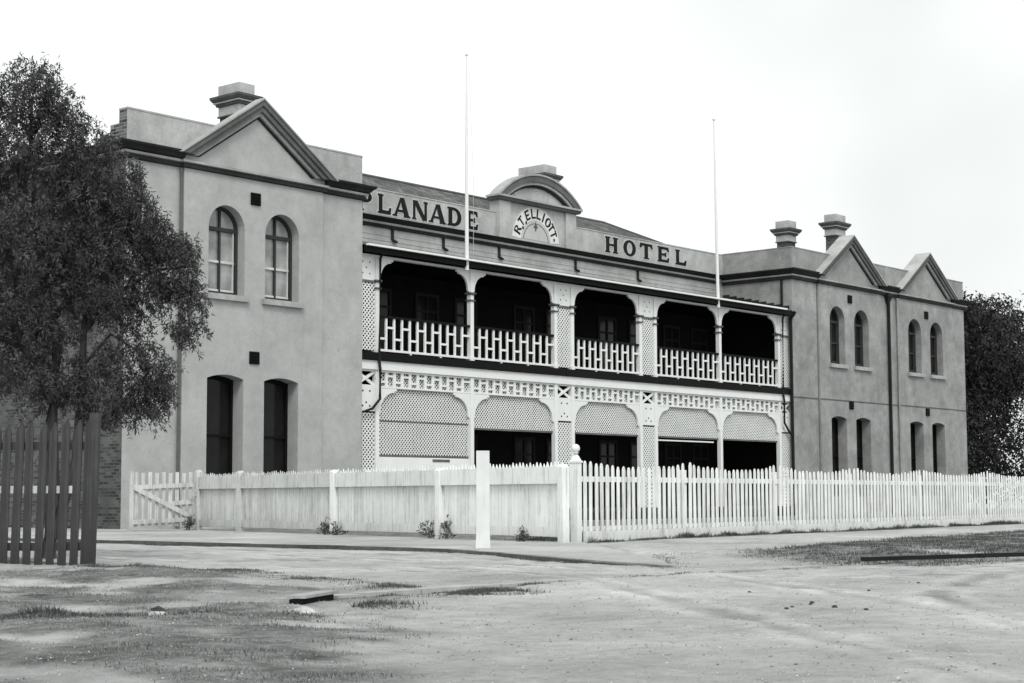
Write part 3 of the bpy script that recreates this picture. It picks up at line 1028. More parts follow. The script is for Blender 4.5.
chimney(40.0, 40.75, 6.02, 7.22)
chimney(80.9, 81.75, 7.36, 8.2)
chimney(80.75, 81.85, 4.29, 5.0)
chimney(59.5, 60.4, 7.42, 9.0)

# verandah -----------------------------------------------------------------------
VY = 0.30
PW = 0.18
posts = [HC + o for o in (-13.3, -8.33, -3.37, -2.30, 2.30, 3.37, 8.33, 13.3)]
bays = [(posts[0], posts[1]), (posts[1], posts[2]), (posts[3], posts[4]), (posts[5], posts[6]), (posts[6], posts[7])]
narrow = [(LW1, posts[0] - PW / 2), (posts[2] + PW / 2, posts[3] - PW / 2), (posts[4] + PW / 2, posts[5] - PW / 2), (posts[7] + PW / 2, RW0)]
# roof, eave board, ceiling
mb = MB()
n = 380
xs = np.linspace(LW1 + 0.01, RW0 - 0.01, n)
vs, fs = [], []
for k, x in enumerate(xs):
    dz = 0.022 * math.sin(k * math.pi / 2)
    vs += [(x, -0.10, 9.66 + dz), (x, MY, 10.62 + dz)]
for k in range(n - 1): fs.append((2 * k, 2 * k + 2, 2 * k + 3, 2 * k + 1))
mb.add(vs, fs)
rf = mb.build('verandah_roof', M['iron_roof'], hotel)
mb = MB(); mb.box(LW1 + 0.01, RW0 - 0.9, -0.20, -0.08, 9.645, 9.715)
mb.build('gutter', M['white'], rf)
mb = MB(); mb.box(LW1 + 0.01, RW0 - 0.01, -0.06, 0.02, 9.44, 9.64); mb.box(LW1 + 0.01, RW0 - 0.01, 0.102, MY - 0.01, 9.54, 9.60)
mb.build('soffit', M['dark_paint_and_shade'], rf)  # ceiling and eave board near-black, their shade put into the colour
# stepped flashing where the roof meets the right wing
mb = MB()
for k in range(9):
    y = 0.25 + k * 0.42
    z = 9.66 + (y + 0.1) / 4.1 * 0.96
    mb.box(RW0 - 0.03, RW0 - 0.005, y, y + 0.40, z - 0.02, z + 0.22)
mb.build('flashing', M['moulding_dark'], rf)
mb = MB(); mb.box(LW1 + 0.005, RW0 - 0.005, VY - 0.01, VY + PW + 0.01, 9.355, 9.43)
mb.build('eave_beam', M['white'], hotel)
# decks
mb = MB(); mb.box(LW1 + 0.003, RW0 - 0.003, VY - 0.12, MY - 0.003, 5.70, 5.98)
mb.build('verandah_deck', M['dark_paint_and_shade'], hotel)  # shadow gap under the balustrade painted into the near-black edge
mb = MB(); mb.box(LW1 + 0.003, RW0 - 0.003, VY - 0.05, VY + 0.2, 5.38, 5.66); mb.box(LW1 + 0.004, RW0 - 0.004, VY - 0.07, VY + 0.1, 5.662, 5.69)
mb.build('fascia', M['white'], hotel)
mb = MB(); mb.box(LW1 + 0.003, RW0 - 0.003, VY - 0.1, MY - 0.003, 0.30, 0.46); mb.box(LW1 + 0.004, RW0 - 0.004, VY + 0.1, VY + 0.3, -0.1, 0.298)
mb.build('verandah_floor', M['dark_timber'], hotel)

def upper_post(x):
    at = (x, VY + PW / 2, 5.98)
    mb = MB(); mb.box(x - PW / 2, x + PW / 2, VY, VY + PW, 5.98, 9.36)
    mb.box(x - PW / 2 - 0.02, x + PW / 2 + 0.02, VY - 0.02, VY + PW + 0.02, 5.981, 6.14)
    p = mb.build('verandah_post', M['white'], hotel, at)
    mb = MB()
    pl = [(x - PW / 2, VY + PW), (x - PW / 2, VY), (x + PW / 2, VY), (x + PW / 2, VY + PW)]
    mb.sweep(pl, [(0.002, 8.46), (0.04, 8.47), (0.07, 8.51), (0.07, 8.55), (0.002, 8.56)], closed=True)
    c = MB(); c.sweep(pl, [(0.002, 8.22), (0.045, 8.23), (0.045, 8.28), (0.002, 8.29)], closed=True)
    c.build('collar', M['moulding_grey'], p, at)
    mb.build('capital', M['moulding_grey'], p, at)
    return p
def lower_post(x):
    at = (x, VY + PW / 2, 0.46)
    mb = MB(); mb.box(x - PW / 2, x + PW / 2, VY, VY + PW, 0.46, 5.38)
    return mb.build('verandah_post', M['white'], hotel, at)
u0, w0 = upper_post(posts[0]), lower_post(posts[0])
for x in posts[1:]:
    copy_tree(u0, hotel, Vector((x - HC, VY + PW / 2, 5.98)))
    copy_tree(w0, hotel, Vector((x - HC, VY + PW / 2, 0.46)))

def bracket(x, z, s, L, Hh, mat):
    """corner spandrel with a concave quarter-round and a small nib at each end"""
    n = 10
    pts = [(0, 0), (L + 0.10, 0), (L + 0.10, -0.09), (L, -0.09), (L, -0.15)]
    x1, z1 = L, -0.15
    x2, z2 = 0.09, -Hh
    for k in range(1, n):
        a_ = math.pi / 2 * k / n
        pts.append((x2 + (x1 - x2) * (1 - math.sin(a_)), z2 + (z1 - z2) * math.cos(a_)))
    pts += [(x2, z2), (0.0, z2 - 0.06)]
    pts = [(x + s * a_, z + b_) for a_, b_ in pts]
    if s < 0: pts = pts[::-1]
    mb = MB(); mb.prism(pts, VY + 0.04, VY + 0.12)
    return mb.build('bracket', mat, hotel, (x, VY + 0.08, z))
uL = bracket(posts[0] + PW / 2, 9.36, 1, 0.62, 0.74, M['white'])
uR = bracket(posts[1] - PW / 2, 9.36, -1, 0.62, 0.74, M['white'])
wL = bracket(posts[0] + PW / 2, 4.76, 1, 0.80, 0.86, M['white'])
wR = bracket(posts[1] - PW / 2, 4.76, -1, 0.80, 0.86, M['white'])
for a_, b_ in bays[1:]:
    for src, x, z in ((uL, a_ + PW / 2, 9.36), (uR, b_ - PW / 2, 9.36), (wL, a_ + PW / 2, 4.76), (wR, b_ - PW / 2, 4.76)):
        copy_tree(src, hotel, Vector((x - HC, VY + 0.08, z)))

def grid_panel(mb, xa, xb, z0, z1, n, bw_, hb, y0, y1, lo, hi, top=False):
    """upright bars with short cross bars set alternately high and low"""
    st = (xb - xa) / (n + 1)
    for k in range(1, n + 1):
        x = xa + st * k
        mb.box(x - bw_ / 2, x + bw_ / 2, y0, y1, z0, z1)
    for k in range(n + 1):
        l_, r_ = xa + st * k + (bw_ / 2 if k else 0), xa + st * (k + 1) - (bw_ / 2 if k < n else 0)
        z = z0 + (z1 - z0) * (hi if k % 2 else lo)
        mb.box(l_ + 0.001, r_ - 0.001, y0 + 0.004, y1 - 0.004, z - hb / 2, z + hb / 2)

def lattice(mb, x0, x1, z0, z1, pitch, w, y, single=False):
    ds = pitch * math.sqrt(2)
    for s, yy in ((1, y), (-1, y + 0.013)):
        c = (x0 - (z1 - z0)) if s > 0 else x0
        e = x1 if s > 0 else x1 + (z1 - z0)
        t = c + ds * 0.5
        while t < e:
            if s > 0:
                a_ = max(x0, t); b_ = min(x1, t + z1 - z0)
                p, q = (a_, z0 + a_ - t), (b_, z0 + b_ - t)
            else:
                a_ = max(x0, t - (z1 - z0)); b_ = min(x1, t)
                p, q = (a_, z0 + t - a_), (b_, z0 + t - b_)
            if b_ - a_ > 0.02:
                mb.bar((p[0], yy, p[1]), (q[0], yy, q[1]), w, 0.012, up=(0, 1, 0))
            t += ds
    return mb

for bi, (pa, pb) in enumerate(bays):
    xa, xb = pa + PW / 2, pb - PW / 2
    cx = (xa + xb) / 2
    mb = MB()
    grid_panel(mb, xa, xb, 6.13, 7.24, 11, 0.085, 0.075, VY + 0.05, VY + 0.11, 0.34, 0.70)
    mb.box(xa, xb, VY + 0.03, VY + 0.13, 6.05, 6.13)
    for fx in (0.34, 0.67): mb.box(xa + (xb - xa) * fx - 0.05, xa + (xb - xa) * fx + 0.05, VY + 0.04, VY + 0.12, 5.98, 6.049)
    b_ = mb.build('balustrade', M['white'], hotel, (cx, VY, 6))
    mb = MB(); mb.box(xa, xb, VY + 0.02, VY + 0.14, 7.24, 7.32)
    mb.build('handrail', M['dark_paint_and_shade'], b_, (cx, VY, 6))
    mb = MB()
    grid_panel(mb, xa, xb, 4.83, 5.31, 11, 0.13, 0.075, VY + 0.04, VY + 0.10, 0.30, 0.74)
    mb.box(xa, xb, VY + 0.03, VY + 0.11, 5.31, 5.38); mb.box(xa, xb, VY + 0.03, VY + 0.11, 4.76, 4.83)
    mb.build('fretwork_frieze', M['white'], hotel, (cx, VY, 5))
    # lattice blind behind the brackets
    zb = 2.42 if bi == 0 else 3.50
    mb = MB(); lattice(mb, xa, xb, zb, 5.31, 0.10, 0.034, VY + 0.14)
    o = mb.build('lattice_blind', M['white'], hotel, (cx, VY, 4))
    if bi == 0: o['label'] = 'full-height white lattice screen over a solid lower panel'
    mb = MB(); mb.box(xa, xb, VY + 0.12, VY + 0.18, zb - 0.07, zb, 0 if bi else 0)
    if bi == 0: mb.box(xa, xb, VY + 0.125, VY + 0.17, 3.58, 3.63)
    mb.build('rail', M['moulding_grey'], o, (cx, VY, 4))
    if bi == 0:
        mb = MB(); mb.box(xa, xb, VY + 0.12, VY + 0.18, 0.47, 2.34)
        mb.box(cx + 0.45, cx + 1.35, VY + 0.10, VY + 0.14, 2.20, 2.29, 1)
        mb.build('dado_panel', [M['white'], M['moulding_grey']], hotel, (cx, VY, 1))
    if bi == 3:
        mb = MB(); mb.box(xa + 0.1, xb - 0.4, VY + 0.10, VY + 0.14, 3.29, 3.345)
        mb.build('blind_batten', M['white'], o, (cx, VY, 4))

for xa, xb in narrow:
    cx = (xa + xb) / 2
    e = 0.003
    mb = MB(); lattice(mb, xa + e, xb - e, 6.06, 8.5, 0.115, 0.045, VY + 0.06)
    mb.build('lattice_panel', M['white'], hotel, (cx, VY, 7))
    mb = MB(); mb.box(xa + e, xb - e, VY + 0.05, VY + 0.11, 8.52, 9.36)
    w_ = xb - xa
    for fx, fz in ((0.3, 8.75), (0.7, 8.75), (0.3, 9.15), (0.7, 9.15), (0.5, 8.95)):
        mb.box(xa + w_ * fx - 0.025, xa + w_ * fx + 0.025, VY + 0.045, VY + 0.06, fz - 0.025, fz + 0.025, 1)
    mb.box(xa + e, xb - e, VY + 0.02, VY + 0.12, 8.44, 8.518, 2)
    mb.build('spandrel_panel', [M['white'], M['dark_paint_and_shade'], M['moulding_grey']], hotel, (cx, VY, 9))
    # lower: crossed box, pierced board, lattice
    mb = MB()
    mb.bar((xa, VY + 0.07, 4.84), (xb, VY + 0.07, 5.31), 0.10, 0.05, up=(0, 1, 0))
    mb.bar((xa, VY + 0.10, 5.31), (xb, VY + 0.10, 4.84), 0.10, 0.05, up=(0, 1, 0))
    mb.box(xa + e, xb - e, VY + 0.03, VY + 0.13, 5.312, 5.38); mb.box(xa + e, xb - e, VY + 0.03, VY + 0.13, 3.92, 4.838)
    for fx, fz in ((0.3, 4.62), (0.7, 4.62), (0.3, 4.1), (0.5, 4.22), (0.7, 4.1)):
        mb.box(xa + w_ * fx - 0.035, xa + w_ * fx + 0.035, VY + 0.026, VY + 0.04, fz - 0.03, fz + 0.03, 1)
    mb.box(xa + e, xb - e, VY + 0.05, VY + 0.2, 3.87, 3.918, 1)
    mb.build('cross_panel', [M['white'], M['dark_paint_and_shade']], hotel, (cx, VY, 5))
    mb = MB(); lattice(mb, xa + e, xb - e, 0.47, 3.86, 0.115, 0.045, VY + 0.06)
    mb.build('lattice_panel', M['white'], hotel, (cx, VY, 2))

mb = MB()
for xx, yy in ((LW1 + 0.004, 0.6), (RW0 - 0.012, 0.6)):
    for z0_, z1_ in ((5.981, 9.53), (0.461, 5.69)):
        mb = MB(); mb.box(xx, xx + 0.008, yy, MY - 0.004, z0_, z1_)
        mb.build('end_wall_shade_panel', M['deep_shade'], hotel, (xx, yy, z0_))  # near-black sheets added over the wing walls to stand in for shade
# doors and windows on the back wall, coloured near-black for the verandah's deep shade
def back_door(cx, z0, w, h):
    at = (cx, MY, z0)
    mb = MB()
    A = [(cx - w / 2, z0), (cx + w / 2, z0), (cx + w / 2, z0 + h), (cx - w / 2, z0 + h)]
    t = 0.13
    B = [(cx - w / 2 + t, z0 + 0.3), (cx + w / 2 - t, z0 + 0.3), (cx + w / 2 - t, z0 + h - t), (cx - w / 2 + t, z0 + h - t)]
    mb.ring(A, B, MY - 0.08, MY - 0.002)
    mb.box(cx - 0.05, cx + 0.05, MY - 0.075, MY - 0.003, z0 + 0.302, z0 + h - t - 0.002)
    mb.box(cx - w / 2 + t, cx + w / 2 - t, MY - 0.07, MY - 0.004, z0 + 2.2, z0 + 2.28)
    d = mb.build('door', M['door_deep_shade'], hotel, at)
    mb = MB(); mb.box(cx - w / 2 + t, cx + w / 2 - t, MY - 0.03, MY - 0.022, z0 + 0.3, z0 + h - t)
    mb.build('pane', M['glass_dark'], d, at)
    return d
M['door_deep_shade'] = paint('door_in_deep_shade', 0.024, 0.3, 0.6, grain=False)
d0 = None
for pa, pb in bays:
    for fx in (0.28, 0.74):
        c_ = pa + (pb - pa) * fx
        for z0_ in (5.985, 0.465):
            if d0 is None: d0 = back_door(c_, z0_, 1.35, 2.95)
            else: copy_tree(d0, hotel, Vector((c_ - HC, MY, z0_)))
# downpipes ----------------------------------------------------------------------
def pipe(pts, r, mat, head=None):
    mb = MB(); mb.tube(pts, [r] * len(pts), 10)
    zs = min(p[2] for p in pts), max(p[2] for p in pts)
    p = mb.build('downpipe', mat, hotel, pts[-1])
    if head:
        mb = MB(); x, y, z = head
        mb.sweep([(x - 0.2, y + 0.3), (x - 0.2, y), (x + 0.2, y), (x + 0.2, y + 0.3)], [(-0.2, z - 0.5), (-0.1, z - 0.48), (0.0, z - 0.2), (0.04, z - 0.15), (0.06, z), (-0.2, z)], closed=True)
        mb.build('rainwater_head', mat, p, pts[-1])
    return p
pipe([(posts[0] - 0.02, -0.02, 9.55), (posts[0] - 0.02, 0.16, 9.3), (posts[0] - 0.02, 0.20, 5.7), (posts[0] - 0.02, 0.15, 5.4), (posts[0] - 0.02, 0.16, 4.35), (posts[0] - 0.35, 0.2, 4.0), (LW1 + 0.08, 0.24, 3.85), (LW1 + 0.08, 0.24, 0.0)], 0.05, M['iron'])
pipe([(posts[7] + 0.14, -0.02, 9.55), (posts[7] + 0.14, 0.16, 9.3), (posts[7] + 0.14, 0.20, 5.7), (posts[7] + 0.14, 0.15, 5.4), (posts[7] + 0.14, 0.16, 4.35), (RW0 - 0.3, 0.2, 3.95), (RW0 - 0.12, 0.1, 3.75)], 0.05, M['iron'])
pipe([(RW0 - 0.09, -0.12, 9.62), (RW0 - 0.09, 0.14, 9.3), (RW0 - 0.09, 0.14, 0.0)], 0.075, M['iron'])
pipe([(RW0 - 0.08, 0.62, 11.2), (RW0 - 0.08, 0.62, 9.9)], 0.06, M['iron'])
pipe([(78.42, -0.02, 11.0), (78.42, -0.02, 0.0)], 0.085, M['iron'], (78.42, -0.12, 11.32))
pipe([(79.42, 0.0, 11.2), (79.42, 0.0, 4.6), (79.42, 0.0, 0.0)], 0.055, M['wall_darker'])
pipe([(32.66, 0.02, 11.2), (32.66, 0.02, 0.0)], 0.045, M['moulding_grey'])

# ------------------------------------------------------------------ flagpoles
for i, (x, lean, top) in enumerate(((45.9, 0.0, 17.4), (62.6, -0.14, 17.75))):
    fp = empty('flagpole', (x, 0.0, 9.3), ['straight white flagpole with a halyard, rising left of the curved pediment', 'slightly leaning white flagpole with a ball tip near the right wing'][i], 'flagpole', 'flagpoles on the verandah eave')
    mb = MB(); mb.tube([(x, -0.02, 9.3), (x + lean * 0.5, -0.02, 13.5), (x + lean, -0.02, top)], [0.075, 0.06, 0.03], 10)
    mb.build('pole', M['white'], fp)
    mb = MB(); mb.lathe((x + lean, -0.02, top), [(0.01, -0.02), (0.06, 0.01), (0.07, 0.06), (0.05, 0.1), (0.01, 0.12)], 10)
    mb.build('finial', M['white'], fp)
    if i == 0:
        mb = MB(); mb.tube([(x + 0.03, -0.1, top - 0.1), (x + 0.28, -0.1, 12.8), (x + 0.3, -0.08, 9.7)], [0.008] * 3, 6)
        mb.build('halyard', M['letter_pale'], fp)

# ------------------------------------------------------------------ picket fence on the right
FA = Vector((26.95, -20.2)); FB = Vector((49.2, -18.3)); fd = (FB - FA).normalized(); fn = Vector((fd.y, -fd.x))
def fp_(t, off=0.0, z=0.0): p = FA + fd * t + fn * off; return (p.x, p.y, z)
fence = empty('picket_fence', (FA.x, FA.y, 0), 'long white picket fence with scalloped top and ball-topped corner post', 'fence')
knots = [0.05, 4.35, 8.8, 13.2, 18.0, 23.2, 28.6]
def topz(t):
    for a_, b_ in zip(knots, knots[1:]):
        if a_ <= t <= b_:
            u = (t - a_) / (b_ - a_)
            return 1.685 - 0.15 * math.sin(math.pi * u) ** 0.8
    return 1.68
random.seed(3)
for k, (a_, b_) in enumerate(zip(knots, knots[1:])):
    mb = MB()
    nn = round((b_ - a_) / 0.216)
    for j in range(nn):
        t = a_ + 0.12 + (b_ - a_ - 0.10) * j / nn
        h = topz(t) + random.uniform(-0.03, 0.015)
        w = 0.108 + random.uniform(-0.01, 0.008)
        t += random.uniform(-0.012, 0.012)
        lean = random.uniform(-0.018, 0.018)
        prof = [(-w / 2, 0.16), (w / 2, 0.16), (w / 2 + lean, h - 0.09), (w * 0.28 + lean, h - 0.02), (lean, h), (-w * 0.28 + lean, h - 0.02), (-w / 2 + lean, h - 0.09)]
        vs = [fp_(t + u, 0.055, z) for u, z in prof] + [fp_(t + u, 0.035, z) for u, z in prof]
        m_ = len(prof)
        mb.add(vs, [tuple(range(m_)), tuple(range(2 * m_ - 1, m_ - 1, -1))] + [(i, i + m_, (i + 1) % m_ + m_, (i + 1) % m_) for i in range(m_)])
    mb.build('picket_panel', M['white_fence'], fence, fp_((a_ + b_) / 2))
    mb = MB()
    mb.bar(fp_(a_, 0.0, 1.27), fp_(b_, 0.0, 1.27), 0.05, 0.11); mb.bar(fp_(a_, 0.0, 0.26), fp_(b_, 0.0, 0.26), 0.05, 0.09)
    mb.build('rail', M['white_fence'], fence, fp_((a_ + b_) / 2))
    mb = MB(); mb.bar(fp_(a_ + 0.005, 0.085, 0.09), fp_(b_ - 0.005, 0.085, 0.09), 0.04, 0.24)
    mb.build('plinth_board', M['white_fence'], fence, fp_((a_ + b_) / 2))
    if k:
        mb = MB(); mb.bar(fp_(a_, -0.07, -0.1), fp_(a_, -0.07, 1.5), 0.12, 0.12)
        mb.build('post', M['white_fence'], fence, fp_(a_))
p0 = FA - fd * 0.10
mb = MB()
for z0, z1, w in ((-0.1, 1.60, 0.17), (1.60, 1.64, 0.21)):
    mb.bar((p0.x, p0.y, z0), (p0.x, p0.y, z1), w, w, up=(fd.x, fd.y, 0))
mb.bar((p0.x, p0.y, 1.64), (p0.x, p0.y, 1.76), 0.17, 0.17, up=(fd.x, fd.y, 0), w2=0.07, h2=0.07)
o = mb.build('corner_post', M['white_fence'], fence, (p0.x, p0.y, 0))
mb = MB(); mb.lathe((p0.x, p0.y, 1.76), [(0.04, 0), (0.045, 0.03), (0.075, 0.035), (0.045, 0.05), (0.05, 0.06)] + [(0.088 * math.sin(R(30 + 150 * k / 10)), 0.13 - 0.088 * math.cos(R(30 + 150 * k / 10))) for k in range(10)] + [(0.004, 0.219)], 18)
mb.build('ball_finial', M['white_fence'], o, (p0.x, p0.y, 0), smooth=True)

# ------------------------------------------------------------------ boarded fence on the left
GA = Vector((26.28, -20.40)); GB = Vector((31.08, -3.0)); gd = (GB - GA).normalized(); gn = Vector((-gd.y, gd.x))   # gn faces the street
def gp(t, off=0.0, z=0.0): p = GA + gd * t + gn * off; return (p.x, p.y, z)
pal = empty('boarded_fence', (GA.x, GA.y, 0), 'close-boarded white paling fence along the footpath with square posts', 'fence')
pt = [0.0, 4.70, 9.68, 15.15, 17.98]
random.seed(9)
for k, (a_, b_) in enumerate(zip(pt, pt[1:])):
    fm = (M['white_fence'], M['mid_fence'], M['grey_fence'], M['grey_fence'])[k]
    mb = MB()
    t = a_ + 0.05
    while t < b_ - 0.05:
        w = 0.118
        h = 1.61 + random.uniform(-0.035, 0.02)
        zb = 0.10 + random.uniform(0, 0.02)
        o_ = random.uniform(-0.004, 0.004)
        prof = [(0, zb), (w, zb), (w, h - 0.13), (w / 2, h), (0, h - 0.13)]
        vs = [gp(t + u, 0.02 + o_, z) for u, z in prof] + [gp(t + u, 0.0 + o_, z) for u, z in prof]
        m_ = 5
        mb.add(vs, [tuple(range(m_)), tuple(range(2 * m_ - 1, m_ - 1, -1))] + [(i, i + m_, (i + 1) % m_ + m_, (i + 1) % m_) for i in range(m_)])
        t += w + 0.007
    mb.build('paling_panel', fm, pal, gp((a_ + b_) / 2))
    mb = MB(); mb.bar(gp(a_ + 0.09, 0.065, 1.345), gp(b_ - 0.09, 0.065, 1.345), 0.07, 0.34)
    mb.build('top_board', fm, pal, gp((a_ + b_) / 2))
    mb = MB(); mb.bar(gp(a_ + 0.09, 0.045, 0.21), gp(b_ - 0.09, 0.045, 0.21), 0.03, 0.19)
    mb.build('base_board', fm, pal, gp((a_ + b_) / 2))
for k, t in enumerate(pt):
    fm = M['white_fence'] if k < 3 else M['grey_fence']
    mb = MB(); h = (1.50, 1.50, 1.54, 1.6, 1.66)[k]
    mb.bar(gp(t, 0.06, -0.1), gp(t, 0.06, h), 0.17, 0.17, up=(gd.x, gd.y, 0))
    mb.bar(gp(t, 0.06, h), gp(t, 0.06, h + 0.06), 0.17, 0.17, up=(gd.x, gd.y, 0), w2=0.10, h2=0.10)
    mb.build('post', fm, pal, gp(t))

# gate, swung open over the footpath
ga, gb = Vector((30.98, -2.95)), Vector((29.10, -2.44))
gl_ = (gb - ga).length; gdd = (gb - ga).normalized(); gnn = Vector((gdd.y, -gdd.x))
if gnn.dot(Vector((-0.65, -0.76))) < 0: gnn = -gnn
def qp(t, off, z): p = ga + gdd * t + gnn * off; return (p.x, p.y, z)
gate = empty('gate', (ga.x, ga.y, 0), 'weathered white picket gate with a diagonal brace, standing open', 'gate')
mb = MB()
for j in range(9):
    t = 0.16 + j * 0.205
    mb.bar(qp(t, 0.0, 0.12), qp(t, 0.0, 1.66 - 0.03 * (j % 2)), 0.105, 0.025, up=(gnn.x, gnn.y, 0))
mb.build('picket_panel', M['grey_fence'], gate)
for z in (1.28, 0.80, 0.30):
    mb = MB(); mb.bar(qp(0.05 if z != 0.8 else 0.08, 0.04, z + 0.02), qp(gl_ - 0.02 if z != 0.8 else 1.05, 0.04, z - 0.06), 0.05, 0.12)
    mb.build('rail', M['grey_fence'], gate)
mb = MB(); mb.bar(qp(0.12, 0.075, 0.36), qp(gl_ - 0.06, 0.075, 1.22), 0.03, 0.13); mb.build('brace', M['grey_fence'], gate)
mb = MB(); mb.bar(qp(gl_, 0.02, 0.0), qp(gl_, 0.02, 1.68), 0.10, 0.08, up=(gnn.x, gnn.y, 0)); mb.build('stile', M['grey_fence'], gate)
mb = MB(); mb.box(ga.x - 0.30, ga.x - 0.02, ga.y - 0.16, ga.y - 0.10, 0.98, 1.08); mb.build('latch', M['grey_fence'], gate)

# plain square post beside the kerb
sp = empty('square_post', (22.72, -21.35, 0), 'thick plain white square post standing alone beside the kerb', 'post')
SPU = Vector((0.653, -0.757, 0))
mb = MB()
mb.bar((22.72, -21.35, 0.30), (22.72, -21.35, 1.74), 0.235, 0.235, up=SPU)
mb.build('shaft', M['post_white'], sp)
mb = MB(); mb.bar((22.72, -21.35, -0.1), (22.72, -21.35, 0.30), 0.275, 0.275, up=SPU, w2=0.237, h2=0.237)
mb.build('footing', M['post_white'], sp)

# ------------------------------------------------------------------ dark picket fence in the left foreground
RT = Vector((0.6533, -0.7571)); FW = Vector((0.7571, 0.6533))
D0 = Vector((13.62, -22.32))
dk = empty('dark_picket_fence', (D0.x, D0.y, 0), 'short run of dark broad pickets on the grass verge under the drooping tree', 'fence')
def dp(u, off, z): p = D0 + RT * u + FW * off; return (p.x, p.y, z)
random.seed(21)
us = [-0.07, -0.215, -0.375, -0.535, -0.69, -0.85, -1.01, -1.165, -1.325, -1.48, -1.64]
for j, u in enumerate(us):
    w = 0.108 + random.uniform(-0.008, 0.006)
    h = 2.0 - 0.010 * j + random.uniform(-0.03, 0.03)
    lean = 0.035 + random.uniform(-0.02, 0.02)
    off = -0.03
    prof = [(-w / 2, -0.05), (w / 2, -0.05), (w / 2 + lean, h - 0.10), (w * 0.22 + lean, h), (w * 0.08 + lean, h - 0.004), (-w / 2 + lean, h - 0.14)]
    vs = [dp(u + a_, off, z) for a_, z in prof] + [dp(u + a_, off + 0.03, z) for a_, z in prof]
    m_ = len(prof)
    mb = MB(); mb.add(vs, [tuple(range(m_)), tuple(range(2 * m_ - 1, m_ - 1, -1))] + [(i, i + m_, (i + 1) % m_ + m_, (i + 1) % m_) for i in range(m_)])
    mb.build('picket', M['dark_timber'], dk, dp(u, 0, 0))
for z in (1.62, 0.26):
    mb = MB(); mb.bar(dp(-1.75, 0.05, z), dp(-0.03, 0.05, z), 0.06, 0.11); mb.build('rail', M['dark_timber'], dk)
mb = MB(); mb.bar(dp(-1.75, 0.06, 1.03), dp(-0.25, 0.06, 1.03), 0.03, 0.10); o = mb.build('rail', M['white_fence'], dk); o['label'] = 'white middle rail showing between the dark pickets'
mb = MB(); mb.bar(dp(0.0, 0.0, -0.1), dp(0.05, 0.0, 2.06), 0.13, 0.13, up=(FW.x, FW.y, 0)); mb.build('post', M['dark_timber'], dk)

# ------------------------------------------------------------------ foliage
def leaves(centres, lens, wid, droop, spread, per, mat, name, parent, at):
    """small pointed leaves in drooping sprays around each centre"""
    n = len(centres)
    C = np.repeat(np.asarray(centres), per, 0)
    k = len(C)
    C = C + rng.normal(0, 1, (k, 3)) * np.asarray(spread)
    d = rng.normal(0, 1, (k, 3)); d[:, 2] -= droop
    d /= np.linalg.norm(d, axis=1)[:, None]
    s = np.cross(d, rng.normal(0, 1, (k, 3))); s /= np.linalg.norm(s, axis=1)[:, None]
    L = lens * rng.uniform(0.6, 1.3, (k, 1)); w = wid * rng.uniform(0.7, 1.3, (k, 1))
    V = np.stack([C, C + d * L * 0.5 + s * w, C + d * L, C + d * L * 0.5 - s * w], 1).reshape(-1, 3) - np.asarray(at)
    me = bpy.data.meshes.new(name)
    me.vertices.add(4 * k); me.vertices.foreach_set('co', V.astype(np.float32).ravel())
    me.loops.add(4 * k); me.loops.foreach_set('vertex_index', np.arange(4 * k, dtype=np.int32))
    me.polygons.add(k); me.polygons.foreach_set('loop_start', np.arange(0, 4 * k, 4, dtype=np.int32))
    me.update(calc_edges=True)
    me.materials.append(mat)
    o = bpy.data.objects.new(name, me); COL.objects.link(o)
    if parent is not None:
        o.parent = parent; o.location = Vector(at) - WP[parent.name]
    else:
        o.location = at
    WP[o.name] = Vector(at)
    return o

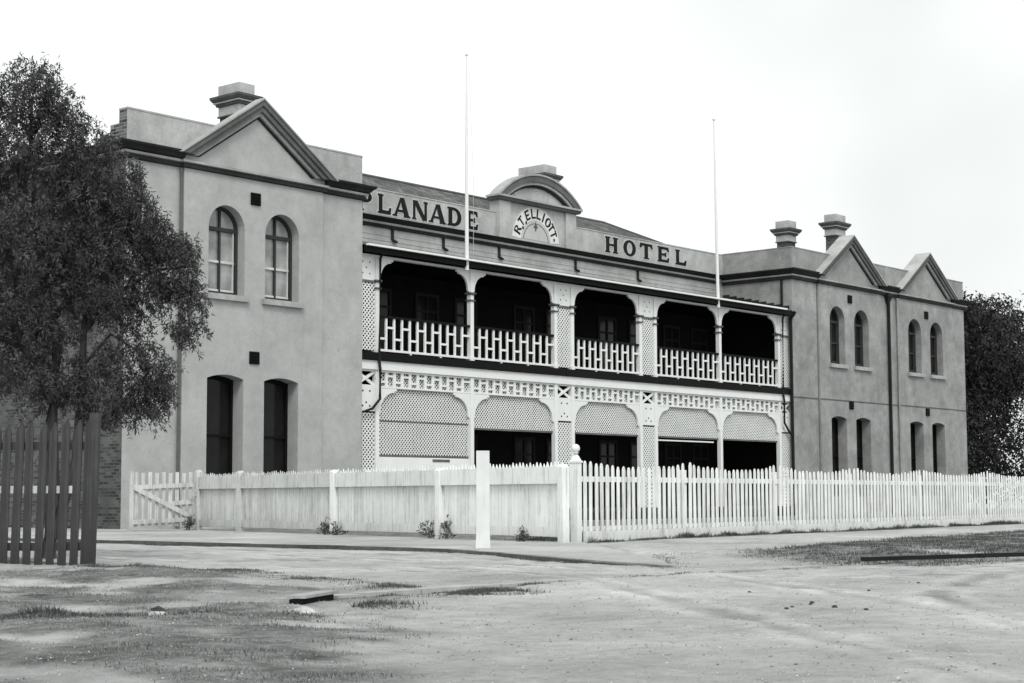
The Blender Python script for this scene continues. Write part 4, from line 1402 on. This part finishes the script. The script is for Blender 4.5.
TB = Vector((15.14, -19.29))
tree = empty('tree', (TB.x, TB.y, -0.05), 'large drooping fine-leaved tree behind the dark picket fence at the left', 'tree')
def tp(u, f, z): p = TB + RT * u + FW * f; return Vector((p.x, p.y, z))
clumps = [  # u, depth, z, ru, rd, rz, sprays
    (-0.55, 0, 7.1, .62, .6, .68, 66), (-0.2, 0, 7.0, .4, .4, .5, 26), (0.0, 0.1, 6.6, .50, .6, .55, 50), (-1.4, 0, 6.7, .85, .8, .8, 80), (-2.4, 0, 6.6, .8, .8, .9, 70),
    (-0.6, 0, 5.9, .85, .9, .7, 110), (0.35, 0, 6.0, .35, .5, .55, 30), (0.35, 0.1, 5.5, .55, .7, .5, 70), (-1.7, 0, 5.5, .9, 1, .9, 110), (-2.6, 0, 5.0, .9, 1, 1, 80),
    (0.62, 0, 6.4, .25, .4, .28, 14), (0.95, 0, 5.65, .42, .5, .5, 50), (1.25, -.1, 5.15, .40, .5, .40, 48), (1.0, 0.1, 4.75, .5, .6, .45, 60), (0.3, 0, 4.7, .65, .8, .6, 90), (-0.5, -.2, 4.7, .8, .9, .7, 120),
    (1.65, 0, 4.75, .36, .4, .30, 30), (1.95, 0, 4.75, .28, .3, .22, 16), (1.8, 0, 4.25, .40, .4, .32, 30), (2.08, 0, 4.05, .22, .3, .28, 12), (2.06, 0, 3.55, .2, .25, .25, 9), (1.85, 0, 3.5, .26, .3, .22, 9),
    (1.35, 0, 4.1, .38, .4, .35, 30), (0.75, 0, 3.95, .45, .5, .4, 44), (0.0, 0, 3.9, .6, .8, .5, 64), (-0.9, 0, 3.8, .7, .8, .5, 66), (-1.9, 0, 4.0, .9, 1, .7, 84),
    (1.25, 0, 3.4, .26, .3, .28, 12), (0.9, 0, 3.1, .3, .3, .3, 15), (1.5, 0, 3.0, .30, .3, .25, 14), (1.35, 0, 2.65, .42, .4, .25, 30), (1.66, 0, 2.7, .18, .25, .2, 9), (1.05, 0, 2.3, .38, .4, .22, 26), (1.5, 0, 2.35, .22, .3, .18, 9),
    (0.5, 0, 2.75, .35, .4, .4, 26), (0.6, 0, 2.2, .35, .35, .18, 16), (0.0, -.1, 2.6, .35, .4, .35, 24), (-0.5, 0, 2.7, .4, .5, .45, 24), (-1.2, 0, 2.9, .6, .6, .6, 40), (-2.1, 0, 3.0, .7, .7, .7, 60), (-0.3, 0.2, 3.25, .4, .5, .3, 18),
]
cen = []
for u, f, z, ru, rd, rz, ns in clumps:
    for _ in range(int(ns * 1.9)):
        v = rng.normal(0, 1, 3); v = v / np.linalg.norm(v) * rng.uniform(0.2, 1.25) ** 0.6
        p = tp(u + v[0] * ru, f + v[1] * rd, z + v[2] * rz)
        cen.append((p.x, p.y, p.z))
def hanging(cen, per, axis_u):
    """leaf positions strung along short drooping twigs"""
    P = []
    ax = np.array([TB.x, TB.y])
    for x, y, z in cen:
        o = np.array([x, y]) - ax
        o = o / (np.linalg.norm(o) + 1e-6) * rng.uniform(0.1, 0.7)
        d = np.array([o[0] + rng.normal(0, .35), o[1] + rng.normal(0, .35), -rng.uniform(0.1, 1.1)])
        d /= np.linalg.norm(d)
        L = rng.uniform(0.16, 0.48)
        t_ = rng.uniform(0, 1, per)
        q = np.array([x, y, z]) + d * ((t_ - 0.55) * L)[:, None]
        q[:, 2] -= 0.35 * L * t_ ** 2
        P.append(q)
    return np.concatenate(P)
leaves(hanging(cen, 44, None), 0.085, 0.0095, 0.9, (0.022, 0.022, 0.022), 1, M['leaf'], 'crown', tree, (TB.x, TB.y, 4))
mb = MB()
def limb(pts, r0, r1):
    P = [tp(*p) for p in pts]; n = len(P)
    mb.tube(P, [r0 + (r1 - r0) * k / (n - 1) for k in range(n)], 9)
limb([(-0.1, 0, -0.1), (-0.06, 0, 0.8), (-0.12, 0.1, 2.0), (-0.05, 0.1, 3.2), (-0.3, 0.0, 4.6), (-0.5, 0, 6.2), (-0.5, 0, 7.2)], 0.15, 0.02)
limb([(-0.06, 0, 0.3), (0.28, 0.1, 1.5), (0.34, 0.1, 2.6), (0.36, 0.1, 3.6), (0.5, 0.1, 4.6), (0.9, 0.1, 5.4)], 0.10, 0.015)
limb([(-0.1, 0.1, 2.4), (-0.6, 0, 3.4), (-1.3, 0, 4.6), (-1.7, 0, 6.0)], 0.10, 0.02)
limb([(0.36, 0.1, 3.5), (0.9, 0, 4.1), (1.5, 0, 4.45), (2.1, 0, 4.5)], 0.05, 0.01)
limb([(0.38, 0.1, 3.0), (0.8, 0, 3.45), (1.2, 0, 3.2), (1.45, 0, 2.75)], 0.03, 0.008)
limb([(-0.2, 0.1, 3.6), (0.4, 0.2, 4.4), (1.0, 0.1, 5.0), (1.2, 0, 5.4)], 0.06, 0.01)
limb([(-0.1, 0.1, 2.9), (-0.7, 0.1, 3.3), (-1.6, 0, 3.7), (-2.3, 0, 3.5)], 0.06, 0.015)
mb.build('trunk', M['bark'], tree)

t2 = empty('tree', (94.0, 6.0, 0), 'dense dark tree standing past the far right end of the hotel', 'tree')
cen = []
for x, y, z, r_, rz_, ns in ((92.6, 6, 5.5, 3.0, 5.6, 420), (96, 6, 6.5, 3.2, 6.0, 420), (99.5, 7, 6.0, 3.2, 6.0, 380), (103, 7, 6.5, 3.0, 6.0, 300), (90.6, 5, 8.0, 2.4, 4.6, 420), (97, 6, 10.5, 4.5, 3.0, 420), (103, 7, 10.0, 4, 3.5, 300), (107.5, 8, 6.5, 4, 6.5, 420), (108, 8, 11, 3.5, 3.5, 260)):
    for _ in range(ns):
        v = rng.normal(0, 1, 3); v = v / np.linalg.norm(v) * rng.uniform(0.3, 1.0) ** 0.5
        cen.append((x + v[0] * r_, y + v[1] * r_, max(0.2, z + v[2] * rz_)))
leaves(cen, 0.34, 0.06, 0.6, (0.3, 0.3, 0.3), 26, M['leaf_dark'], 'crown', t2, (94, 6, 5))
mb = MB(); mb.tube([(94, 6, -0.2), (94.1, 6, 3), (94.3, 6.1, 8)], [0.35, 0.28, 0.1], 10); mb.build('trunk', M['bark'], t2)

# grass: real blades where the verge is not worn to sand
def blades(name, n, sampler, hmin, hmax, wid, mat, kind='stuff'):
    x, y, keep = sampler(n)
    x, y = x[keep], y[keep]
    h, m = ghgt(x, y)
    k = len(x)
    ang = rng.uniform(0, 2 * np.pi, k)
    L = rng.uniform(hmin, hmax, k) * (0.45 + 0.75 * tuft(x, y))
    s = np.stack([np.cos(ang), np.sin(ang), 0 * ang], 1) * wid
    ln = np.stack([np.cos(ang + 1.6 + rng.normal(0, .5, k)), np.sin(ang + 1.6 + rng.normal(0, .5, k)), 0 * ang], 1) * (L * rng.uniform(0.2, 1.1, k))[:, None]
    b = np.stack([x, y, h - 0.01], 1)
    tip = b + ln; tip[:, 2] += L
    V = np.stack([b - s, b + s, tip], 1).reshape(-1, 3)
    me = bpy.data.meshes.new(name)
    me.vertices.add(3 * k); me.vertices.foreach_set('co', V.astype(np.float32).ravel())
    me.loops.add(3 * k); me.loops.foreach_set('vertex_index', np.arange(3 * k, dtype=np.int32))
    me.polygons.add(k); me.polygons.foreach_set('loop_start', np.arange(0, 3 * k, 3, dtype=np.int32))
    me.update(calc_edges=True)
    me.materials.append(mat)
    o = bpy.data.objects.new(name, me); COL.objects.link(o)
    tag(o, kind=kind)
    return o

def samp(x0, x1, y0, y1, thr, pw):
    def f(n):
        x = rng.uniform(x0, x1, n); y = rng.uniform(y0, y1, n)
        h, m = ghgt(x, y)
        return x, y, (m ** pw > rng.uniform(0, 1, n)) & (m > thr)
    return f
o = blades('grass', 330000, samp(5.0, 15.5, -36.5, -18.5, 0.12, 1.3), 0.008, 0.038, 0.0045, M['grass']); tag(o, 'sparse dry grass on the worn verge in the left foreground', 'grass')
o = blades('grass', 240000, samp(17, 52, -32.5, -21.8, 0.12, 1.3), 0.015, 0.065, 0.008, M['weed']); tag(o, 'patchy dark grass on the verge below the picket fence', 'grass')
def stripf(n):
    t = rng.uniform(0.0, 27, n); off = 0.13 + np.abs(rng.normal(0, 0.09, n))
    x = FA.x + fd.x * t + fn.x * off; y = FA.y + fd.y * t + fn.y * off
    cl = np.array([noise.noise(Vector((a_ * 0.9, 4.2, 0))) for a_ in t])
    return x, y, cl + 0.45 > rng.uniform(0, 1, n)
o = blades('grass', 26000, stripf, 0.04, 0.14, 0.010, M['weed']); tag(o, 'dark fringe of grass along the foot of the picket fence', 'grass')
def yardf(n):
    t = rng.uniform(0.0, 27, n); off = -rng.uniform(0.15, 2.2, n)
    return FA.x + fd.x * t + fn.x * off, FA.y + fd.y * t + fn.y * off, t > 0
o = blades('grass', 30000, yardf, 0.06, 0.24, 0.014, M['weed']); tag(o, 'long unmown grass in the yard behind the white pickets', 'grass')

def linef(P, side, sp, dens):
    def f(n):
        P_ = [Vector(p) for p in P]
        k = rng.integers(0, len(P_) - 1, n); u = rng.uniform(0, 1, n)
        A_ = np.array([(p.x, p.y) for p in P_]); d_ = A_[k + 1] - A_[k]
        L_ = np.hypot(d_[:, 0], d_[:, 1]); nrm = np.stack([-d_[:, 1], d_[:, 0]], 1) / L_[:, None]
        q = A_[k] + d_ * u[:, None] + nrm * (side * np.abs(rng.normal(0, sp, n)))[:, None]
        cl = np.array([noise.noise(Vector((a_ * 0.8, b_ * 0.8, 1.5))) for a_, b_ in q])
        return q[:, 0], q[:, 1], cl + dens > rng.uniform(0, 1, n)
    return f
kl = [(21.78, -12), (21.75, -15), (21.76, -19.5), (21.56, -21.4), (20.76, -23.4), (19.66, -25.5), (18.76, -27.2), (18.16, -28.6)]
o = blades('grass', 16000, linef(kl, -1, 0.07, 0.25), 0.015, 0.06, 0.006, M['weed']); tag(o, 'thin weeds growing in the dirt along the foot of the kerb', 'grass')
o = blades('grass', 7000, linef([(17.6, -28.9), (19, -27.8), (21, -26.2), (23, -24.9)], -1, 0.3, 0.05), 0.015, 0.05, 0.007, M['weed']); tag(o, 'straggling weeds where the kerb runs out at the corner', 'grass')
o = blades('grass', 16000, linef([(10.6, -30.12), (12, -30.12), (13.5, -30.12), (15, -30.12), (16.5, -30.17), (18, -30.22), (19.4, -30.27)], -1, 0.05, 0.3), 0.01, 0.04, 0.005, M['weed']); tag(o, 'fine weeds along the near edge of the stone gutter', 'grass')

o = blades('grass', 30000, linef([(5.6, -29.9), (7.0, -30.25), (8.2, -30.8), (9.3, -31.45)], -1, 0.28, 0.15), 0.015, 0.07, 0.006, M['weed']); tag(o, 'dark ragged grass in a band across the near verge', 'grass')  # band of darker, taller blades
o = blades('grass', 26000, linef([(10.2, -30.9), (11.0, -30.5), (12.0, -30.35), (12.9, -30.3)], -1, 0.35, 0.05), 0.015, 0.055, 0.005, M['weed']); tag(o, 'tufts of dark grass below the stone gutter beside the drain plank', 'grass')
o = blades('grass', 22000, linef([(12.6, -22.6), (13.6, -23.1), (13.9, -25.3), (13.2, -27.8), (12.6, -29.6)], -1, 0.3, 0.1), 0.015, 0.06, 0.006, M['weed']); tag(o, 'rough grass along the road edge of the left verge', 'grass')

def grit(n):
    x = rng.uniform(4, 30, n); y = rng.uniform(-38.5, -17, n)
    keep = (pdist(FOOT, x, y) < 0) & (y < -17 + 0 * x)
    dist = np.hypot(x, y + 41.5)
    keep &= rng.uniform(0, 1, n) < np.clip(14 / dist, 0, 1) ** 1.5
    x, y = x[keep], y[keep]
    h, m = ghgt(x, y)
    k = len(x)
    r_ = 0.004 + 0.010 * rng.uniform(0, 1, k) ** 7
    off = rng.normal(0, 1, (k, 4, 3)); off /= np.linalg.norm(off, axis=2)[:, :, None]
    V = np.stack([x, y, h + r_ * 0.2], 1)[:, None, :] + off * r_[:, None, None] * np.array([1.2, 1.2, 0.8])
    F = (np.arange(k)[:, None, None] * 4 + np.array([[0, 1, 2], [0, 2, 3], [0, 3, 1], [1, 3, 2]])[None]).reshape(-1)
    me = bpy.data.meshes.new('gravel')
    me.vertices.add(4 * k); me.vertices.foreach_set('co', V.astype(np.float32).ravel())
    me.loops.add(12 * k); me.loops.foreach_set('vertex_index', F.astype(np.int32))
    me.polygons.add(4 * k); me.polygons.foreach_set('loop_start', np.arange(0, 12 * k, 3, dtype=np.int32))
    me.update(calc_edges=True)
    me.materials.append(M['grit'])
    o = bpy.data.objects.new('gravel', me); COL.objects.link(o)
    tag(o, 'loose grit and small clods scattered over the sandy roads', 'gravel', kind='stuff')
M['grit'] = leafmat('loose_grit', 0.24, 0.58, 0.0)
grit(150000)

# weeds at the foot of the boarded fence
spots = [(5.07 + 0.35, 0.22, 0.30, 'dark weed tuft left of the third fence post from the corner'), (4.72, 0.2, 0.40, 'tall dark weed tuft right of the third fence post from the corner'),
         (1.32, 0.10, 0.26, 'small dark weed alone in front of the boards near the corner'), (10.0, 0.15, 0.3, 'weed tuft beside the fence post midway to the gate'), (9.4, 0.15, 0.2, 'low weed on the corner side of the middle fence post'),
         (17.7, 0.45, 0.42, 'bushy weed at the hinge end of the open gate')]
spots[0] = (5.0, 0.12, 0.36, 'dark weed tuft spreading on the gate side of the second fence post')
spots[1] = (4.3, 0.12, 0.38, 'upright weed tuft on the corner side of the second fence post')
for t, off, hh, lab in spots:
    p = gp(t, off, 0)
    w = empty('weed', p, lab, 'weed', 'weeds along the boarded fence')
    big = hh > 0.4
    cs = [(p[0] + rng.normal(0, .07), p[1] + rng.normal(0, .07), abs(rng.normal(hh * .45, hh * .28))) for _ in range(14 if big else 9)]
    leaves(cs, 0.11, 0.014, -0.8, (0.05, 0.05, 0.05), 16, M['weed'], 'leaves', w, p)
    mb = MB()
    for c in cs[:7]: mb.tube([(p[0], p[1], -0.03), ((p[0] + c[0]) / 2, (p[1] + c[1]) / 2, c[2] * .6), c], [0.008, 0.006, 0.003], 5)
    mb.build('stem', M['weed'], w)

# ------------------------------------------------------------------ stones, plank, gutter shade bar
def rock(loc, sx_, sy_, sz_, mat, label, group=None, seed=0, name='stone'):
    import bmesh
    bm = bmesh.new(); bmesh.ops.create_icosphere(bm, subdivisions=3, radius=1)
    for v in bm.verts:
        k = 1 + 0.35 * noise.noise(v.co * 1.4 + Vector((seed, 0, 0))) + 0.12 * noise.noise(v.co * 4 + Vector((0, seed, 0)))
        v.co = Vector((v.co.x * sx_, v.co.y * sy_, v.co.z * sz_)) * k
    me = bpy.data.meshes.new(name); bm.to_mesh(me); bm.free(); me.materials.append(mat)
    h, _ = ghgt(np.array([loc[0]]), np.array([loc[1]]))
    o = bpy.data.objects.new(name, me); COL.objects.link(o); o.location = (loc[0], loc[1], float(h[0]) + sz_ * 0.3)
    return tag(o, label, 'stone', group)
rock((9.45, -31.15), 0.08, 0.11, 0.04, M['stone'], 'flat pale stone lying under the end of the gutter plank', seed=1)
rock((8.08, -31.0), 0.07, 0.10, 0.03, M['stone'], 'broad pale stone half sunk in the grass of the near verge', seed=2)
rock((8.4, -30.6), 0.05, 0.06, 0.03, M['dark_stone'], 'small dark stone beside the broad pale stone on the verge', seed=3)
for i, (x, y, s) in enumerate(((12.2, -34.05, .035), (12.4, -33.98, .028), (12.55, -34.3, .045), (12.95, -33.85, .04), (12.75, -33.95, .03), (14.6, -33.5, .03), (12.45, -34.65, .035), (13.9, -32.6, .03), (16.2, -33.2, .035))):
    s *= 0.36
    rock((x, y), s * 1.3, s * 1.6, s, M['dark_stone'], 'small dark stone lying loose on the sandy road', 'dark stones on the sandy road', seed=10 + i)
# culvert plank at the end of the gutter
pk = empty('culvert_plank', (10.0, -30.5, 0), 'weathered plank over a dark bar painted as drain hole shade at the left end of the gutter', 'plank')
mb = MB(); mb.bar((9.95, -30.50, 0.045), (10.78, -30.05, 0.04), 0.17, 0.025); mb.build('plank', M['path'], pk)
mb = MB(); mb.bar((9.95, -30.50, -0.02), (10.7, -30.10, -0.02), 0.12, 0.09); mb.build('drain_hole_shade', M['deep_shade'], pk)  # solid near-black bar painted as the hollow's shade
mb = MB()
mb.bar((20.45, -30.22, 0.055), (22.4, -30.93, 0.06), 0.10, 0.055); mb.bar((22.4, -30.94, 0.06), (25.5, -31.9, 0.06), 0.10, 0.06)  # added dark bar, its colour standing in for shade along the gutter
bo = mb.build('gutter_shade_bar', M['iron']); tag(bo, 'long dark bar added for gutter shade at the right road edge', 'shade bar')
